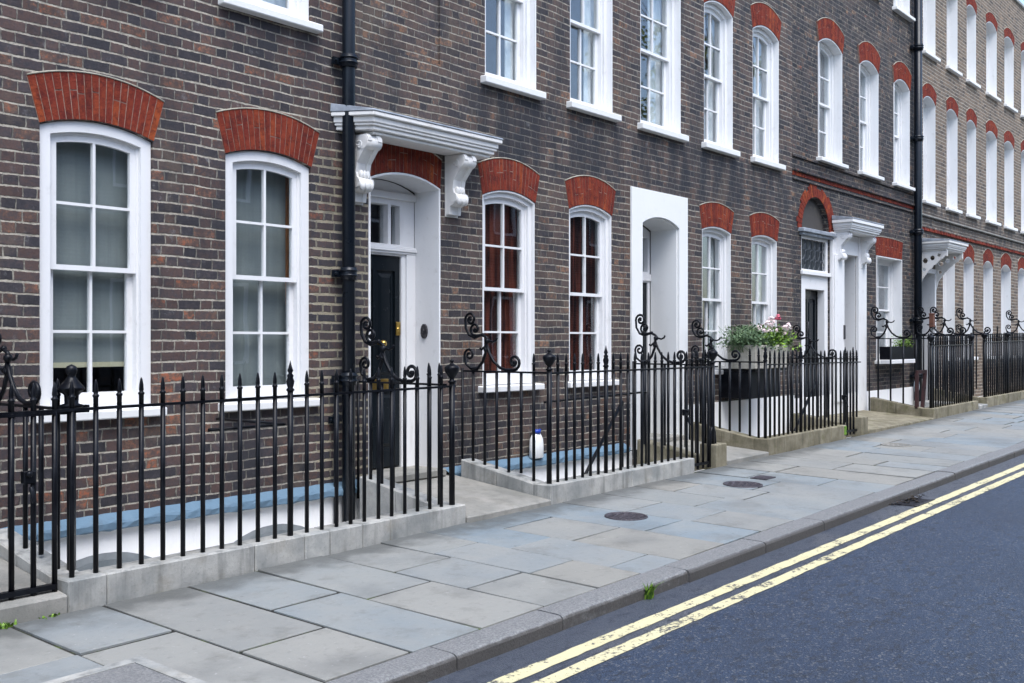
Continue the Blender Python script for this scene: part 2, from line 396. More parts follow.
M['coping'] = mat_stone('portland_coping', (.21, .22, .215), (.40, .395, .37), .3, (.16, .13, .08), .55, 3.2)
M['mossy'] = mat_stone('mossy_sandstone', (.13, .115, .075), (.26, .235, .17), .6, (.085, .085, .025), .6, 4)
M['green_moss'] = mat_simple('bright_moss', (.05, .12, .015), (.16, .30, .03), 20, .9, .8)
M['landing'] = mat_stone('landing_slab', (.17, .17, .155), (.28, .27, .245), .25, (.11, .10, .07), .25, 2.5)
M['joint'] = mat_stone('dark_joint_soil', (.012, .012, .011), (.026, .025, .021), .9, (.075, .115, .014), 0, 2.0)
M['earth'] = mat_simple('basement_concrete', (.16, .16, .155), (.28, .28, .27), 3, .85)
M['door'] = mat_paint('black_door_gloss', (.006, .009, .012), .18, .1, (.02, .02, .02), .1, 8, spec=.22)
M['brass'] = mat_simple('polished_brass', (.52, .33, .08), (.68, .46, .14), 20, .28, .1, 1.0)
M['dark_metal'] = mat_simple('dark_cast_iron', (.022, .022, .026), (.055, .052, .058), 30, .5, .6, .3)
M['cover'] = mat_simple('cast_iron_cover', (.040, .036, .045), (.085, .075, .085), 35, .5, .8, .2)
M['room'] = mat_simple('room_plaster', (.20, .19, .18), (.28, .27, .25), 2, .9, .1)
M['roomdark'] = mat_simple('dark_floorboards', (.05, .035, .025), (.09, .06, .04), 4, .7)
M['blind'] = mat_stripe('pale_grey_blind', (.235, .26, .262), (.275, .30, .295))
M['net'] = mat_simple('white_net_curtain', (.50, .53, .54), (.70, .72, .72), 6, .9, .2)
M['redcur'] = mat_stripe('dark_red_curtain', (.018, .006, .006), (.17, .045, .028))  # dark stripes are painted shade for the folds and gaps
M['shutter'] = mat_simple('orange_brown_wood', (.22, .085, .03), (.34, .14, .05), 6, .5, .3)
M['slate'] = mat_simple('roof_slate', (.06, .065, .075), (.12, .125, .14), 6, .7, .6)
M['trough'] = mat_stone('lichened_concrete_trough', (.36, .34, .29), (.58, .55, .48), .35, (.17, .16, .09), .45, 6)
M['leafd'] = mat_leaf('leaf_grey_green', (.04, .085, .04), (.16, .24, .12))
M['leafb'] = mat_leaf('leaf_bright_green', (.04, .10, .012), (.17, .29, .03))
M['petalw'] = mat_leaf('petal_pink_white', (.75, .55, .58), (.85, .80, .78))
M['petalr'] = mat_leaf('petal_deep_pink', (.50, .06, .12), (.65, .14, .20))
M['treeleaf'] = mat_leaf('tree_leaf_yellow_green', (.09, .12, .015), (.28, .30, .035))
M['bark'] = mat_simple('bark', (.06, .05, .04), (.12, .10, .08), 12, .9, .8)
M['plastic'] = mat_simple('white_plastic', (.68, .69, .68), (.78, .79, .78), 8, .35, .1)
M['bluecap'] = mat_simple('blue_plastic', (.01, .04, .30), (.02, .07, .42), 8, .35, .1)
M['maroon'] = mat_simple('maroon_painted_wood', (.025, .010, .011), (.055, .020, .020), 10, .5, .3)
M['disc'] = mat_simple('pale_blue_enamel', (.30, .42, .50), (.62, .68, .70), 9, .3, .1)
M['soil'] = mat_simple('potting_soil', (.02, .015, .01), (.045, .035, .025), 20, .95, .8)
M['rust'] = mat_simple('rust_brown_metal', (.09, .035, .022), (.16, .065, .04), 18, .6, .5)
M['facing'] = mat_brick('brick_facing_street', DARK, (.16, .15, .14), .3)
M['yellowrail'] = mat_simple('cream_blind_rail', (.55, .50, .33), (.62, .57, .40), 8, .6, .1)
M['darkbacking'] = mat_simple('dark_fanlight_backing', (.008, .012, .018), (.02, .028, .038), 6, .45, .1)
M['lattice'] = mat_simple('dull_lattice_lead', (.06, .068, .078), (.12, .13, .145), 9, .6, .3)
M['blanksoot'] = mat_paint('stained_render', (.055, .05, .045), .8, .8, (.33, .27, .17), .6, 2.2)

# ------------------------------------------------------------------ arched outlines
def arc_pts(x0, x1, zs, zc, n=10):
    """from right spring over the crown to left spring"""
    c = (x0 + x1) / 2; h = (x1 - x0) / 2; rise = zc - zs
    if rise < 1e-4: return [(x1, zs), (x0, zs)]
    rad = (h * h + rise * rise) / (2 * rise); cz = zc - rad
    a = math.asin(min(1, h / rad))
    if rise > h: a = math.pi - a
    return [(c + rad * math.sin(a - 2 * a * i / n), cz + rad * math.cos(a - 2 * a * i / n)) for i in range(n + 1)]
def arch_z(x, x0, x1, zs, zc):
    c = (x0 + x1) / 2; h = (x1 - x0) / 2; rise = zc - zs
    if rise < 1e-4: return zs
    rad = (h * h + rise * rise) / (2 * rise)
    return zc - rad + math.sqrt(max(0, rad * rad - (x - c) ** 2))
def outline(x0, x1, z0, zs, zc, n=10):
    return [(x0, z0), (x1, z0)] + arc_pts(x0, x1, zs, zc, n)
def inset(x0, x1, z0, zs, zc, l, r, b, t):
    """same arch moved inward"""
    nx0, nx1 = x0 + l, x1 - r
    return (nx0, nx1, z0 + b, arch_z(nx0, x0, x1, zs, zc) - t, zc - t)
def pane_poly(xa, xb, za, zb, box):
    """rectangle clipped by the arch of box"""
    x0, x1, z0, zs, zc = box
    if zb is not None: return [(xa, za), (xb, za), (xb, zb), (xa, zb)]
    n = 6
    return [(xa, za), (xb, za)] + [(xb + (xa - xb) * i / n, arch_z(xb + (xa - xb) * i / n, x0, x1, zs, zc)) for i in range(n + 1)]

# ------------------------------------------------------------------ house parts
def red_arch(house, x0, x1, zs, zc, h=.33, splay=.075, y=-.004, nb=None, depth=.12):
    mb = MB(); n = nb or max(8, int((x1 - x0) / .048))
    def low(t): 
        x = x0 + (x1 - x0) * t; return (x, arch_z(min(max(x, x0), x1), x0, x1, zs, zc) + .004)
    def high(t):
        xx0, xx1 = x0 - splay, x1 + splay; x = xx0 + (xx1 - xx0) * t
        return (x, arch_z(x, xx0, xx1, zs + h * .93, zc + h))
    rnd = random.Random(int(x0 * 1000 + zs * 77))
    for i in range(n):
        g = .07
        t0, t1 = (i + g) / n, (i + 1 - g) / n
        a, b, c, d = low(t0), low(t1), high(t1), high(t0)
        s = rnd.choice([0, 0, 1, .38, .55, .62, 1])
        segs = [(0, 1)] if s in (0, 1) else [(0, s - .014), (s + .014, 1)]
        for (p, q) in segs:
            def L(u, v, k): return (u[0] + (v[0] - u[0]) * k, u[1] + (v[1] - u[1]) * k)
            A, B, Cc, Dd = L(a, d, p), L(b, c, p), L(b, c, q), L(a, d, q)
            yy = y - rnd.random() * .003
            mb.hexa([(A[0], yy, A[1]), (B[0], yy, B[1]), (B[0], depth, B[1]), (A[0], depth, A[1]),
                     (Dd[0], yy, Dd[1]), (Cc[0], yy, Cc[1]), (Cc[0], depth, Cc[1]), (Dd[0], depth, Dd[1])], rnd.random())
    o = mb.build('brick_arch', M['arch'], house)
    # thin mortar fillet on the back of the arch
    m2 = MB(); m2.prism([low(i / n) for i in range(n + 1)] + [high(1 - i / n) for i in range(n + 1)], [], y + .002, depth - .01)
    m2.build('arch_mortar', M['jointred'], o)
    m3 = MB(); xx0, xx1 = x0 - splay, x1 + splay
    m3.tube([(high(i / 14)[0], y - .001, high(i / 14)[1] + .006) for i in range(15)], .007, 5)
    m3.build('arch_fillet', M['fillet'], o)
    return o
M['jointred'] = mat_simple('arch_joint_lime', (.16, .09, .07), (.34, .23, .18), 20, .9)
M['fillet'] = mat_simple('lime_fillet', (.26, .24, .19), (.42, .39, .32), 12, .9)

def sash(win, name, box, y0, th, bars=(2, 2), st=.045, tr=.045, br=.06, gb=.020):
    """one sliding sash; returns pane list"""
    x0, x1, z0, zs, zc = box
    ib = inset(x0, x1, z0, zs, zc, st, st, br, tr)
    nx, nz = bars; holes = []
    ix0, ix1, iz0, izs, izc = ib
    w = (ix1 - ix0 - gb * (nx - 1)) / nx; top = izs if izc - izs < 1e-4 else (izs + izc) / 2
    h = (top - iz0 - gb * (nz - 1)) / nz
    for i in range(nx):
        for k in range(nz):
            xa = ix0 + i * (w + gb); za = iz0 + k * (h + gb)
            holes.append(pane_poly(xa, xa + w, za, None if k == nz - 1 else za + h, ib))
    mb = MB(); mb.prism(outline(*box), holes, y0, y0 + th)
    o = mb.build(name, M['white'], win)
    return o, (ib, y0 + th * .55)

def window(house, x0, x1, z0, zs, zc, yb=.025, bw=.085, reveal=.0, meet=.49, curtain='blind', cy=.33, sill=True, sh=.075, sp=.085,
           sillx=.07, arch=True, ah=.33, lining=0.0, simple=False, splay=.075, flat=False, bars=(2, 2), seed=0, ctop=None, mirror_wave=False):
    """box-sash window set in an arched opening; y grows into the wall"""
    win = bpy.data.objects.new('window', None)
    mb = MB()
    fo = outline(x0 + .004, x1 - .004, z0, zs - .004, zc - .004)
    y = yb + lining
    ib = inset(x0, x1, z0, zs, zc, bw, bw, .035, bw * .95)
    mb.prism(fo, [outline(*ib)], y, y + .03)                       # outer board
    ib2 = inset(x0, x1, z0, zs, zc, bw + .018, bw + .018, .035, bw * .95 + .018)
    ib0 = inset(x0, x1, z0, zs, zc, .012, .012, .01, .012)
    mb.prism(outline(*ib0), [outline(*ib2)], y + .0305, y + .14)   # box behind it
    if lining > 0:                                                  # painted plaster reveal in front of the frame
        mb.prism(outline(x0 + .001, x1 - .001, z0, zs - .001, zc - .001), [outline(*inset(x0, x1, z0, zs, zc, .016, .016, .002, .016))], .004, y - .002)
    w = mb.build('window', M['white'], house, bevel=0)
    # sashes
    zm = z0 + (zc - z0) * meet
    sb = ib2
    up = (sb[0], sb[1], zm - .02, sb[3], sb[4])
    lo = (sb[0], sb[1], sb[2], zm + .02, zm + .02)
    o1, p1 = sash(w, 'upper_sash', up, y + .040, .035, bars, br=.035)
    o2, p2 = sash(w, 'lower_sash', lo, y + .085, .035, bars, br=.075, tr=.035)
    # two small horns below the upper sash
    g = MB()
    for (b, yy) in (p1, p2):
        g.prism(outline(b[0] - .004, b[1] + .004, b[2] - .004, b[3] + .004, b[4] + .004), [], yy, yy + .003)
    g.build('glass', M['glass'], w)
    if sill:
        s = MB(); a, b = x0 - sillx, x1 + sillx
        s.hexa([(a, -sp, z0 - sh), (b, -sp, z0 - sh), (b, y + .10, z0 - sh), (a, y + .10, z0 - sh),
                (a, -sp, z0 - .012), (b, -sp, z0 - .012), (b, y + .10, z0 - .001), (a, y + .10, z0 - .001)])
        s.build('sill', M['sillm'], w, bevel=.008)
    # curtain or blind hung inside
    if curtain:
        c = MB(); yy = y + cy; nn = 26; rr = random.Random(int(x0 * 100 + z0 * 10))
        def wavy(xa, xb, za, zb, amp, k):
            pr = None
            for i in range(nn + 1):
                t = i / nn; xx = xa + (xb - xa) * t; dy = amp * math.sin(t * k + rr.random() * .25)
                if pr:
                    c.face([(pr[0], yy + pr[1], za), (xx, yy + dy, za), (xx, yy + dy, zb), (pr[0], yy + pr[1], zb)], rr.random(), True)
                    c.face([(pr[0], yy + pr[1] + .008, za), (pr[0], yy + pr[1] + .008, zb), (xx, yy + dy + .008, zb), (xx, yy + dy + .008, za)], rr.random(), True)
                pr = (xx, dy)
        zt = zc + .05
        if curtain == 'blind':
            wavy(x0 - .1, x1 + .35, z0 + (ctop if ctop is not None else .04), zt, .004, 9)
            c.build('roller_blind', M['blind'], w)
            if ctop:
                q = MB(); q.box(x0 - .1, x1 + .35, yy - .012, yy + .014, z0 + ctop - .03, z0 + ctop + .006)
                q.build('blind_rail', M['yellowrail'], w)
        elif curtain == 'net':
            wavy(x0 - .05, x1 + .4, z0 + .02, zt, .018, 60)
            c.build('net_curtain', M['net'], w)
        elif curtain == 'red':
            wavy(x0 - .1, x1 + .5, z0 - .1, zt, .03, 62)
            c.build('curtain', M['redcur'], w)
        elif curtain == 'half':
            wavy(x0 - .1, x0 + .13, z0 - .1, zt, .02, 14); wavy(x0 + .60, x1 + .5, z0 - .1, zt, .02, 34)
            c.build('curtain', M['net'], w)
    if arch and ah > 0:
        red_arch(house, x0 - .006, x1 + .006, zs, zc, ah, splay)
    return w
M['sillm'] = mat_paint('sill_paint', (.68, .68, .665), .5, .35, (.36, .35, .32), .3, 6)

def house_shell(house, x0, x1, ztop, openings, mat, y=0.0, floors=(.34, 3.62, 6.9), zbot=-2.4, depth=8.5, parapet=True, name='wall', left=True, right=True):
    mb = MB()
    mb.prism([(x0, zbot), (x1, zbot), (x1, ztop), (x0, ztop)], openings, y, y + .32)
    w = mb.build(name, mat, house)
    s = MB()
    s.box(x0 + .005, x0 + .12, y + .325, depth, zbot, ztop - .5); s.box(x1 - .12, x1 - .005, y + .325, depth, zbot, ztop - .5)
    s.box(x0 + .125, x1 - .125, depth - .2, depth, zbot, ztop - .5)
    s.build('party_wall', M['room'], house)
    f = MB()
    for zf in floors: f.box(x0 + .125, x1 - .125, y + .325, depth - .205, zf - .22, zf)
    f.build('floor', M['roomdark'], house)
    r = MB(); zr = ztop - .45
    r.hexa([(x0 + .01, y + .33, zr - .1), (x1 - .01, y + .33, zr - .1), (x1 - .01, depth, zr - .1), (x0 + .01, depth, zr - .1),
            (x0 + .01, y + .33, zr), (x1 - .01, y + .33, zr), (x1 - .01, depth, zr + .02), (x0 + .01, depth, zr + .02)])
    ym = (y + depth) / 2 + .3
    r.face([(x0 + .01, y + .7, zr), (x1 - .01, y + .7, zr), (x1 - .01, ym, zr + 1.9), (x0 + .01, ym, zr + 1.9)])
    r.face([(x0 + .01, depth - .3, zr), (x1 - .01, depth - .3, zr), (x1 - .01, ym, zr + 1.9), (x0 + .01, ym, zr + 1.9)])
    for xx in (x0 + .01, x1 - .01): r.face([(xx, y + .7, zr), (xx, depth - .3, zr), (xx, ym, zr + 1.9)])
    r.build('roof', M['slate'], house, fix=False)
    c = MB(); c.box(x0 + .002, x1 - .002, y - .05, y + .40, ztop + .002, ztop + .08); c.build('parapet_coping', M['coping'], house, bevel=.01)
    return w

def plinth(house, x0, x1, ztop=.24, y=0.0, skip=()):
    """painted render below the brick and the ledge above it"""
    mb = MB(); mb.box(x0, x1, y - .035, y - .002, -2.4, ztop); mb.build('basement_render', M['basement'], house)

def ledge(house, x0, x1):
    mb = MB(); n = int((x1 - x0) / .06)
    prev = None; rr = random.Random(int(x0 * 31))
    for i in range(n + 1):
        x = x0 + (x1 - x0) * i / n; j = lambda: (rr.random() - .5) * .012
        p = [(x, -.004, .232), (x, -.085 + j(), .240 + j()), (x, -.098 + j(), .252 + j()), (x, -.098 + j(), .292 + j()), (x, -.086 + j(), .308 + j()), (x, -.004, .352 + j() * .6)]
        if prev:
            for k in range(5): mb.face([prev[k], p[k], p[k + 1], prev[k + 1]], rr.random(), False)
        prev = p
    mb.build('ledge', M['ledge'], house)

def basement_window(house, cx, w=.95, top=.08):
    x0, x1 = cx - w / 2, cx + w / 2; f = MB()
    f.prism(outline(x0, x1, -1.1, top - .14, top), [outline(*inset(x0, x1, -1.1, top - .14, top, .06, .06, .06, .06))], -.036, -.004)
    o = f.build('basement_window', M['soffit'], house)
    g = MB(); g.prism(outline(x0 + .05, x1 - .05, -1.05, top - .18, top - .05), [], -.0405, -.0372); g.build('glass', M['greypane'], o)
M['soffit'] = mat_simple('grey_painted_soffit', (.17, .19, .20), (.24, .26, .27), 6, .7, .2)
M['greypane'] = mat_simple('grey_obscured_pane', (.12, .14, .15), (.19, .21, .22), 5, .35, .1)

def pipe(parent, x, y, z0, z1, r, collars, name='drainpipe', mat=None):
    mb = MB()
    mb.tube([(x, y, z0), (x, y, z1)], r, 14)
    for z in collars:
        mb.tube([(x, y, z - .055), (x, y, z + .055)], r * 1.28, 14)
        mb.tube([(x, y, z - .022), (x, y, z - .006)], r * 1.42, 14); mb.tube([(x, y, z + .02), (x, y, z + .036)], r * 1.42, 14)
        mb.box(x - r * 2.1, x + r * 2.1, y + r * .9, y + r * 1.2 + .02, z - .03, z + .03)
        for sx in (-1, 1): mb.tube([(x + sx * r * 1.85, y + r * .4, z), (x + sx * r * 1.85, y + r * 1.1, z)], .012, 6)
    return mb.build(name, mat or M['pipe'], parent)

# ================================================================== HOUSE A (left)
XA, XB, XC, XD, XE, XF = -3.0, 6.18, 10.60, 15.40, 21.26, 37.0
ZA = 10.0
hA = thing('brick_house', 'weathered purple brick house at the left edge with two tall windows veiled by pale blinds', 'house', (1.5, 0, 0))
ga = [(3.42, 4.273), (4.907, 5.768)]
gz = (1.105, 3.062, 3.138); uz = (4.292, 6.18, 6.30)
opA = [outline(a, b, gz[0] - .07, gz[1], gz[2]) for a, b in ga] + [outline(a, b, uz[0] - .07, uz[1], uz[2]) for a, b in ga]
opA += [outline(1.75, 2.7, .25, 3.0, 3.12)]
house_shell(hA, XA, XB, ZA, opA, M['brickA'])
w = window(hA, 3.42, 4.273, *gz, curtain='blind', ctop=.32, cy=.16, splay=.085)
w = window(hA, 4.907, 5.768, *gz, curtain='net2' if False else 'blind', cy=.2, ctop=None, splay=.085)
for a, b in ga:
    sb = MB(); sb.box(b + .02 - .115, b + .02 - .085, .20, .30, 2.05 if a < 4.5 else 1.9, 3.05); sb.build('inner_shutter', M['shutter'], hA)
    window(hA, a, b, *uz, curtain='half', cy=.3)
plinth(hA, XA, XB); ledge(hA, XA + .002, XB - .002)
for c in (3.85, 5.34): basement_window(hA, c)
dd = MB(); dd.box(1.8, 2.65, .2, .25, .3, 3.05); dd.build('door', M['door'], hA)

# ================================================================== HOUSE B
hB = thing('brick_house', 'brown brick house with black front door under a white bracketed hood and dark curtained windows', 'house', (8.4, 0, 0))
gb = [(7.996, 8.862), (9.484, 10.344)]; gzb = (1.135, 3.075, 3.162)
ub = [(8.035, 8.89), (9.503, 10.368)]
dz0 = .36
opB = [outline(a, b, gzb[0] - .07, gzb[1], gzb[2]) for a, b in gb] + [outline(a, b, uz[0] - .07, uz[1], uz[2]) for a, b in ub]
opB += [outline(6.425, 7.365, .22, 3.06, 3.155)]
blind = [(6.36, 4.27), (7.37, 4.27), (7.37, 7.0), (6.36, 7.0)]
opB += [blind]
house_shell(hB, XB + .004, XC, ZA, opB, M['brickB'])
bl = MB(); bl.prism([(6.361, 4.271), (7.369, 4.271), (7.369, 6.999), (6.361, 6.999)], [], .022, .318); bl.build('bricked_up_window', M['brickB'], hB)
window(hB, *gb[0], *gzb, curtain='red', cy=.15, bw=.07, lining=.015)
window(hB, *gb[1], *gzb, curtain='red', cy=.15, bw=.07, lining=.015)
for a, b in ub: window(hB, a, b, *uz, curtain='half', cy=.16, bw=.075, lining=.05, sh=.085)
plinth(hB, XB + .004, 6.40); plinth(hB, 7.40, XC); ledge(hB, XB + .004, 6.40); ledge(hB, 7.40, XC - .002)
for c in (8.43, 9.91): basement_window(hB, c)
red_arch(hB, 6.42, 7.37, 3.06, 3.155, .30, .02)

def console(parent, x, w, ztop, h, proj, mat):
    """scrolled bracket: S-profile block with a rolled foot and leaf"""
    prof = [(0, 0), (0, -h), (-.05, -h), (-.06, -h * .86), (-.095, -h * .84), (-.14, -h * .78), (-.15, -h * .70), (-.115, -h * .64), (-.10, -h * .56),
            (-.115, -h * .42), (-.17, -h * .30), (-proj * .8, -h * .2), (-proj * .95, -h * .1), (-proj * .93, -.03), (-proj * .85, 0)]
    mb = MB()
    def slab(xa, xb, k):
        pts = [(min(-.002, y * k), ztop + z) for y, z in prof]
        for i in range(len(pts)):
            a, b = pts[i], pts[(i + 1) % len(pts)]
            mb.face([(xa, a[0], a[1]), (xb, a[0], a[1]), (xb, b[0], b[1]), (xa, b[0], b[1])])
        # side caps as fan strips
        from mathutils.geometry import tessellate_polygon
        tri = tessellate_polygon([[Vector((p[0], p[1], 0)) for p in pts]])
        for t in tri:
            for xx in (xa, xb): mb.face([(xx, pts[i][0], pts[i][1]) for i in t])
    slab(x - w * .5, x - w * .22, 1.0); slab(x - w * .219, x + w * .219, .90); slab(x + w * .22, x + w * .5, 1.0)
    o = mb.build('console_bracket', mat, parent)
    m = MB()
    m.tube([(x - w * .52, -.105, ztop - h * .72), (x + w * .52, -.105, ztop - h * .72)], .048, 12)
    for k in range(3):
        m.sphere((x + (k - 1) * w * .26, -.145 - .012 * (k == 1), ztop - h * .76), .036, 8, sz=1.5)
        m.sphere((x + (k - 1) * w * .22, -.12, ztop - h * .60), .026, 8, sz=1.7)
    m.build('carved_leaf', mat, o); m = MB()
    m.tube([(x - w * .53, -proj * .72, ztop - h * .12), (x + w * .53, -proj * .72, ztop - h * .12)], .058, 12)
    for sx in (-1, 1):
        pts = [(x + sx * w * .40, -proj * .60, ztop - h * .13)]
        for i in range(14):
            q = i / 13 * 2.2 * math.pi; rr = .045 - .0025 * i
            pts.append((x + sx * w * .505, -proj * .55 + rr * math.cos(q), ztop - h * .16 + rr * math.sin(q)))
        m.tube(pts, .009, 5)
    m.build('scroll_roll', mat, o)
    return o

def hood(house, x0, x1, z, proj, mat, h=.15, lead=True, wrap=0.0):
    """flat door hood with a moulded cornice edge"""
    mb = MB()
    steps = [(0, .035, .030), (.0352, .060, .012), (.0602, .112, -.0), (.1122, h, -.028)]
    for a, b, ins in steps:
        mb.hexa([(x0 + ins, -proj + ins, z + a), (x1 - ins, -proj + ins, z + a), (x1 - ins, -.003, z + a), (x0 + ins - wrap, -.003, z + a),
                 (x0 + ins, -proj + ins, z + b), (x1 - ins, -proj + ins, z + b), (x1 - ins, -.003, z + b), (x0 + ins - wrap, -.003, z + b)])
    mb.box(x0 + .06, x1 - .06, -proj + .06, -.003, z - .03, z - .0005)
    o = mb.build('door_hood', mat, house, bevel=.006)
    if lead:
        l = MB()
        l.hexa([(x0 - .035, -proj - .035, z + h + .001), (x1 + .035, -proj - .035, z + h + .001), (x1 + .035, -.003, z + h + .001), (x0 - .035 - wrap, -.003, z + h + .001),
                (x0 - .03, -proj - .03, z + h + .018), (x1 + .03, -proj - .03, z + h + .018), (x1 + .03, -.003, z + h + .075), (x0 - .03 - wrap, -.003, z + h + .075)])
        l.build('lead_flashing', M['lead'], o, bevel=.004)
    return o

hd = hood(hB, 6.20, 7.88, 3.425, .315, M['white_old'], wrap=.19)
for x in (6.27, 7.525): console(hB, x, .17, 3.39, .57, .275, M['white_old'])
bp = MB(); bp.box(7.435, 7.612, -.012, -.0005, 2.80, 3.39); bp.box(6.185, 6.355, -.012, -.0005, 2.80, 3.39)
bp.build('bracket_backboard', M['white_old'], hB)

def panel_door(parent, x0, x1, z0, z1, y, mat, panels, name='door'):
    mb = MB(); holes = []
    for (a, b, c, d) in panels:
        holes.append([(x0 + (x1 - x0) * a, z0 + (z1 - z0) * c), (x0 + (x1 - x0) * b, z0 + (z1 - z0) * c), (x0 + (x1 - x0) * b, z0 + (z1 - z0) * d), (x0 + (x1 - x0) * a, z0 + (z1 - z0) * d)])
    mb.prism([(x0, z0), (x1, z0), (x1, z1), (x0, z1)], holes, y, y + .045)
    o = mb.build(name, mat, parent, bevel=.003)
    p = MB()
    for h in holes:
        (a, c), (b, d) = h[0], h[2]
        p.box(a, b, y + .022, y + .03, c, d)
        if b - a > .16:
            p.hexa([(a + .03, y + .0215, c + .03), (b - .03, y + .0215, c + .03), (b - .03, y + .0215, d - .03), (a + .03, y + .0215, d - .03),
                    (a + .065, y + .008, c + .065), (b - .065, y + .008, c + .065), (b - .065, y + .008, d - .065), (a + .065, y + .008, d - .065)])
    p.build('door_panel', mat, o)
    return o

# doorway of house B: painted reveal, frame, fanlight, black door
s = MB()
s.prism(outline(6.4255, 7.3645, .23, 3.0595, 3.1545), [outline(*inset(6.4255, 7.3645, .23, 3.0595, 3.1545, .022, .022, .0, .022))], -.012, .3265)
s.build('door_surround', M['white'], hB, bevel=.004)
f = MB()
fx0, fx1 = 6.448, 7.342; dx0, dx1 = 6.50, 7.165
f.prism(outline(fx0, fx1, .30, 3.035, 3.128),
        [[(dx0, .30), (dx1, .30), (dx1, 2.41), (dx0, 2.41)], [(dx0 + .01, 2.52), (6.985, 2.52), (6.985, 2.90), (dx0 + .01, 2.90)], [(7.025, 2.52), (dx1 - .02, 2.52), (dx1 - .02, 2.90), (7.025, 2.90)]], .325, .44)
f.box(fx0, fx1, .300, .3245, 2.43, 2.50); f.box(fx0, fx1, .285, .2995, 2.452, 2.485)
f.box(7.22, fx1, .305, .3245, .30, 2.43); f.box(fx0, fx1, .29, .3245, 2.955, 3.02)
fr = f.build('door_frame', M['white'], hB, bevel=.004)
g = MB(); g.box(dx0, dx1, .39, .394, 2.51, 2.91); g.build('fanlight_glass', M['glass'], fr)
d1 = panel_door(hB, dx0 + .004, dx1 - .004, .37, 2.405, .345, M['door'], [(.10, .46, .42, .93), (.54, .90, .42, .93), (.10, .46, .08, .36), (.54, .90, .08, .36)])
k = MB(); k.box(7.10, 7.158, .330, .344, 1.64, 1.77); k.tube([(7.13, .325, 1.70), (7.13, .332, 1.70)], .018, 10); k.build('door_lock', M['brass'], d1, bevel=.003)
k = MB(); k.box(6.78, 7.00, .332, .344, 1.10, 1.22); k.build('letter_plate', M['brass'], d1, bevel=.003)
k = MB(); k.tube([(6.87, .344, 1.56), (6.87, .29, 1.56)], .013, 8); k.sphere((6.87, .272, 1.56), .036, 10); k.build('door_knob', M['brass'], d1)
k = MB(); k.tube([(7.3415, .18, 1.68), (7.322, .18, 1.68)], .042, 12); k.tube([(7.3215, .18, 1.68), (7.312, .18, 1.68)], .014, 8)
k.v = [(v[0], v[1], 1.68 + (v[2] - 1.68) * 1.75) for v in k.v]; k.build('door_bell', M['dark_metal'], hB)
t = MB(); t.box(6.43, 7.36, -.10, .36, .285, .355); t.build('threshold', M['landing'], hB, bevel=.01)

# drainpipe between A and B belongs to house A
pp = pipe(hA, 6.10, -.105, -2.0, 9.9, .057, (1.255, 2.17, 4.02, 6.4, 8.6))
pipe(hA, 5.992, -.065, -2.0, 1.22, .022, (.9,), 'waste_pipe')
# ================================================================== HOUSE C
hC = thing('brick_house', 'dark brick house with wide white painted doorway and tall windows behind the flower trough', 'house', (13, 0, 0))
gc = [(12.528, 13.361), (14.0, 14.85)]; gzc = (1.20, 3.105, 3.168)
uc = [(10.979, 11.968), (12.583, 13.421), (14.035, 14.92)]
opC = [outline(a, b, gzc[0] - .07, gzc[1], gzc[2]) for a, b in gc] + [outline(a, b, uz[0] - .07, uz[1], uz[2]) for a, b in uc]
opC += [outline(10.979, 11.879, .22, 3.06, 3.16)]
house_shell(hC, XC + .004, XD - .004, ZA, opC, M['brickC'])
for a, b in gc: window(hC, a, b, *gzc, curtain='half', cy=.16, bw=.07, lining=.04)
for a, b in uc: window(hC, a, b, *uz, curtain='half', cy=.18, bw=.08, lining=.06, sh=.09)
plinth(hC, XC + .004, 10.74, .24); plinth(hC, 12.10, XD - .004, .74)
s = MB()
s.prism([(10.743, .25), (12.098, .25), (12.098, 3.475), (10.743, 3.475)], [outline(10.985, 11.875, .24, 3.055, 3.155)], -.03, .0)
s.prism(outline(10.9795, 11.8785, .23, 3.0595, 3.1595), [outline(*inset(10.9795, 11.8785, .23, 3.0595, 3.1595, .02, .02, 0, .02))], .001, .40)
s.build('door_surround', M['cream'], hC, bevel=.004)
f = MB(); f.prism(outline(11.0, 11.855, .30, 3.035, 3.128), [[(11.06, .30), (11.80, .30), (11.80, 2.36), (11.06, 2.36)], [(11.06, 2.5), (11.80, 2.5), (11.80, 2.95), (11.06, 2.95)]], .405, .52)
f.box(11.0, 11.855, .385, .404, 2.38, 2.47)
fr = f.build('door_frame', M['white'], hC, bevel=.004)
g = MB(); g.box(11.055, 11.805, .46, .464, 2.495, 2.955); g.build('fanlight_glass', M['glass'], fr)
d2 = panel_door(hC, 11.064, 11.796, .37, 2.355, .42, M['door'], [(.10, .46, .42, .93), (.54, .90, .42, .93), (.10, .46, .08, .36), (.54, .90, .08, .36)])
k = MB(); k.tube([(11.15, .42, 1.45), (11.15, .37, 1.45)], .013, 8); k.sphere((11.15, .355, 1.45), .036, 10); k.build('door_knob', M['brass'], d2)
t = MB(); t.box(10.95, 11.9, -.1, .44, .30, .365); t.build('threshold', M['landing'], hC, bevel=.01)

